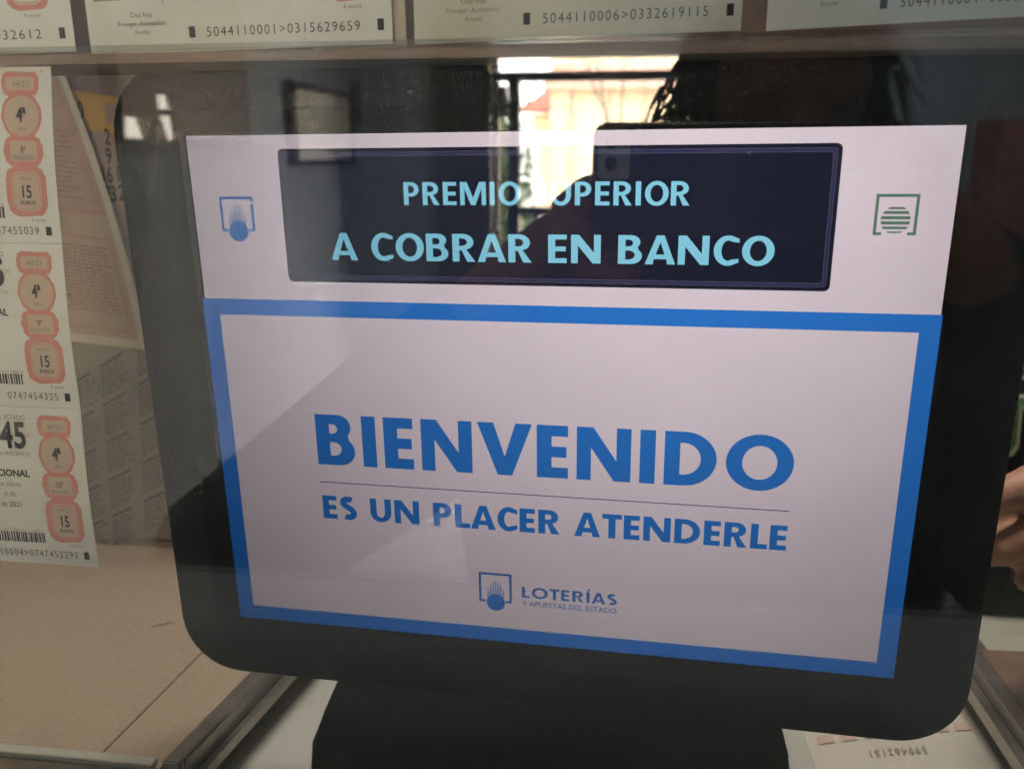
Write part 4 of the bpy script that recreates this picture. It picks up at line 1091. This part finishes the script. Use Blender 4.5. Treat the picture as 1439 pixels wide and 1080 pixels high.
# the hand beside the display: fingers curled towards the viewer over a slip of paper, thumb below
hc = CH
def fg(pts, rads): tube(bm, pts, rads, 14)
fg([hc + Vector((.050, .012, .024)), hc + Vector((.022, -.006, .021)), hc + Vector((.000, -.016, .014)), hc + Vector((-.016, -.014, .006)), hc + Vector((-.021, -.010, .003))], [.0120, .0118, .0108, .0092, .005])
fg([hc + Vector((.050, .010, .002)), hc + Vector((.024, -.014, .000)), hc + Vector((.006, -.022, -.008)), hc + Vector((-.006, -.020, -.018)), hc + Vector((-.009, -.016, -.024))], [.0112, .0108, .0100, .0088, .005])
fg([hc + Vector((.054, .012, -.018)), hc + Vector((.034, -.008, -.021)), hc + Vector((.020, -.016, -.029)), hc + Vector((.012, -.014, -.038)), hc + Vector((.010, -.010, -.043))], [.0104, .0100, .0092, .0080, .005])
fg([hc + Vector((.060, .016, -.034)), hc + Vector((.046, .000, -.038)), hc + Vector((.036, -.006, -.045)), hc + Vector((.030, -.004, -.052))], [.0090, .0086, .0078, .005])
ball(bm, hc + Vector((.026, .004, -.003)), (.032, .012, .028))
fg([hc + Vector((.052, .000, .012)), hc + Vector((.026, -.018, -.004)), hc + Vector((.004, -.010, -.020)), hc + Vector((-.010, .002, -.030)), hc + Vector((-.014, .006, -.034))], [.0125, .0115, .0112, .0095, .005])
# the other hand resting behind the display
for i in range(4):
    b0 = Vector((.103 - .016 * i, .300 - .004 * abs(i - 1.5), 1.132)); L_ = [.024, .028, .026, .02][i]
    tube(bm, [b0, b0 + Vector((-.004, -L_, .003)), b0 + Vector((-.008, -L_ * 1.9, -.004)), b0 + Vector((-.010, -L_ * 2.5, -.014))], [.0092, .0086, .008, .0062], 10)
tube(bm, [Vector((.108, .325, 1.132)), Vector((.130, .305, 1.128)), Vector((.140, .285, 1.122)), Vector((.142, .272, 1.118))], [.0115, .0108, .0095, .0075], 10)
o = link('body', remesh(bm, .0027), M['skin'], None); at_parent(o, cl)
cn_ = {k: grow(k, .016) for k in ('hip', 'waist', 'chest', 'neckb', 'ls', 'le', 'rs', 're')}
cn_['chest'] = (n['chest'][0], (.205, .14)); cn_['rs'] = (n['rs'][0], .085); cn_['ls'] = (n['ls'][0], .085); cn_['neckb'] = (n['neckb'][0] - Vector((0, 0, .02)), (.10, .085))
bm = bmesh.new(); limb_hulls(bm, cn_, [x for x in e if x[0] in cn_ and x[1] in cn_]); sh = link('shirt', remesh(bm, .007), M['shirt'], None); at_parent(sh, cl)
tn = {k: grow(k, .014) for k in ('hip', 'lt', 'lk', 'la', 'rt', 'rk', 'ra')}
bm = bmesh.new(); limb_hulls(bm, tn, [x for x in e if x[0] in tn and x[1] in tn]); o = link('trousers', remesh(bm, .010), M['trouser'], None); at_parent(o, cl)
for sx in ('l', 'r'):
    bm = bmesh.new(); p = n[sx + 'f'][0]; ball(bm, Vector((p.x, p.y - .03, .045)), (.05, .13, .045)); o = obj('shoe', bm, M['shoe'], None, smooth=True); at_parent(o, cl)
bm = bmesh.new(); ball(bm, ch + Vector((.01, .025, .050)), (.088, .100, .088)); 
for k in range(140):
    th = rnd.uniform(0, 6.283); d = Vector((math.cos(th), math.sin(th), rnd.uniform(.1, 1))).normalized()
    if d.y < -.4 and d.z < .7: continue
    p0 = ch + Vector((.01, .02, .045)) + Vector((d.x * .085, d.y * .098, d.z * .086)); tube(bm, [p0, p0 + d * .008 + Vector((0, .01, -.012)), p0 + d * .008 + Vector((0, .02, -.035))], [.005, .004, .001], 5)
o = obj('hair', bm, M['hair'], None, smooth=True); at_parent(o, cl)

# shirt lettering, green and olive blocks edged in cream, standing a hair off the chest
from mathutils.bvhtree import BVHTree
_b = bmesh.new(); _b.from_mesh(sh.data); _t = BVHTree.FromBMesh(_b)
def onshirt(px, py, lift):
    d = ray(px, py); h = _t.ray_cast(EYE, d)
    return (h[0] if h[0] is not None else at(px, py, .46)) - d * lift
def lett(name, pts, m, lift):
    bm = bmesh.new(); p2 = []
    for i, p in enumerate(pts):                       # densify so that the print follows the cloth
        q = pts[(i + 1) % len(pts)]; k = max(1, int(math.hypot(q[0] - p[0], q[1] - p[1]) / 8))
        p2 += [(p[0] + (q[0] - p[0]) * j / k, p[1] + (q[1] - p[1]) * j / k) for j in range(k)]
    vs, fs = flat_polys([p2]); vv = [bm.verts.new(onshirt(x, y, lift)) for x, y in vs]
    for f in fs: bm.faces.new([vv[i] for i in f])
    o = finish(name, bm, m, sh); return o
lett('letter_edge', [(1431, 512), (1540, 512), (1540, 533), (1427, 533)], M['lettercream'], .002)
lett('letter', [(1434, 517), (1538, 517), (1538, 528), (1431, 528)], M['letterolive'], .0032)
lett('letter_edge', [(1425, 554), (1450, 554), (1450, 575), (1437, 575), (1432, 628), (1424, 640), (1411, 642), (1409, 636), (1416, 600)], M['lettercream'], .002)
lett('letter', [(1428, 559), (1446, 559), (1446, 569), (1433, 570), (1428, 624), (1421, 634), (1413, 637), (1420, 600)], M['lettergreen'], .0032)
lett('letter_edge', [(1446, 600), (1500, 590), (1500, 650), (1440, 650)], M['lettercream'], .002)
lett('letter', [(1451, 604), (1497, 595), (1497, 645), (1446, 645)], M['lettergreen'], .0032)

# things on the counter beyond the right rail
bt_ = empty('black_box', gz(1420, 868, DESK_Z)); tag(bt_, 'black box lying under the hand to the right of the display', 'box')
bm = bmesh.new()
YB = gz(1400, 866, DESK_Z).y; pp_ = [at(x, y, YB) for x, y in [(1372, 868), (1372, 765), (1400, 768), (1440, 812), (1560, 900)]]
pp_[0].z = DESK_Z + .001; pp_[-1].z = DESK_Z + .001
prism(bm, pp_, Vector((0, .12, 0))); bmesh.ops.bevel(bm, geom=bm.edges[:], offset=.002, segments=2, affect='EDGES')
o = obj('case', bm, M['black'], None); at_parent(o, bt_)
s = Sheet(at(1392, 752, YB - .012), at(1530, 715, YB - .012), at(1560, 880, YB - .012), at(1441, 824, YB - .012), .001)
hp = empty('held_slip', s.c[0]); tag(hp, 'pale slip of paper held under the hand at the right edge', 'paper')
sheet_parts(s, hp, M['ticket'], [])
wd = gz(1420, 950, DESK_Z)
bm = bmesh.new()
q_ = [gz(1378, 912, DESK_Z + .004), gz(1470, 916, DESK_Z + .004), gz(1500, 1090, DESK_Z + .004), gz(1462, 1030, DESK_Z + .004)]
prism(bm, q_, Vector((0, 0, -.0035))); o = obj('wood_tray', bm, M['brownwood'], None)
tag(o, 'glossy brown wooden board lying beside the right tray rail', 'board')
# lobby things mirrored at the upper right and upper left of the display
WY = -LY - .001
g0, g1 = mir(1372, 172, WY), mir(1560, 60, WY)
gp = empty('ribbed_shutter', (g0.x, LY + .001, g0.z)); tag(gp, 'ribbed grey roller shutter on the lobby wall, mirrored top right of the display', 'shutter')
gw, gh = g1.x - g0.x, g1.z - g0.z + .25
box('backing', 0, gw, 0, .012, 0, gh, M['grille'], gp)
k = 0
while .02 + k * .036 < gw - .03:
    box('rib', .012 + k * .036, .034 + k * .036, .0122, .024, .01, gh - .01, M['grille'], gp); k += 1
f0, f1 = mir(1392, 330, WY - .3), mir(1500, 168, WY - .3)
fo = empty('red_cabinet', (f0.x, LY + .002, 0)); tag(fo, 'dark red cabinet in the lobby, mirrored at the right edge of the display frame', 'cabinet')
fw = f1.x - f0.x
box('body', 0, fw, 0, .30, 0, f1.z, M['mahogany'], fo, .004)
for k in range(2): box('door', .006 + k * fw / 2, fw / 2 - .006 + k * fw / 2, .3002, .318, .05, f1.z - .03, M['mahogany'], fo, .003)
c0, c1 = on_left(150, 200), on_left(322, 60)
ca = empty('added_glint_cabinet', (LX0, c1.y, c0.z)); tag(ca, 'added dark wall cabinet with glowing panels standing in for glints, mirrored at the display top left corner', 'cabinet')
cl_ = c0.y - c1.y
box('body', .001, .05, 0, cl_, 0, .42, M['alu'], ca, .004)  # added cabinet, darkens the mirrored corner behind the glints
lit = bpy.data.materials.new('glint_glow_panel'); lit.use_nodes = True
lb = lit.node_tree.nodes['Principled BSDF']; lb.inputs['Emission Color'].default_value = (1, .90, .74, 1); lb.inputs['Emission Strength'].default_value = .62  # added glow: emissive patches stand in for bright glints in the glass
def glintp(pts):
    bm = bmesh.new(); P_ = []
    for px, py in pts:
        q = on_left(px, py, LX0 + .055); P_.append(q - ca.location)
    prism(bm, P_, Vector((-.004, 0, 0))); obj('glint_glow_panel', bm, lit, ca)
glintp([(178, 164), (190, 166), (201, 195), (178, 193)])
glintp([(222, 133), (232, 134), (237, 153), (226, 154)])
glintp([(227, 163), (238, 163), (243, 196), (239, 198)])
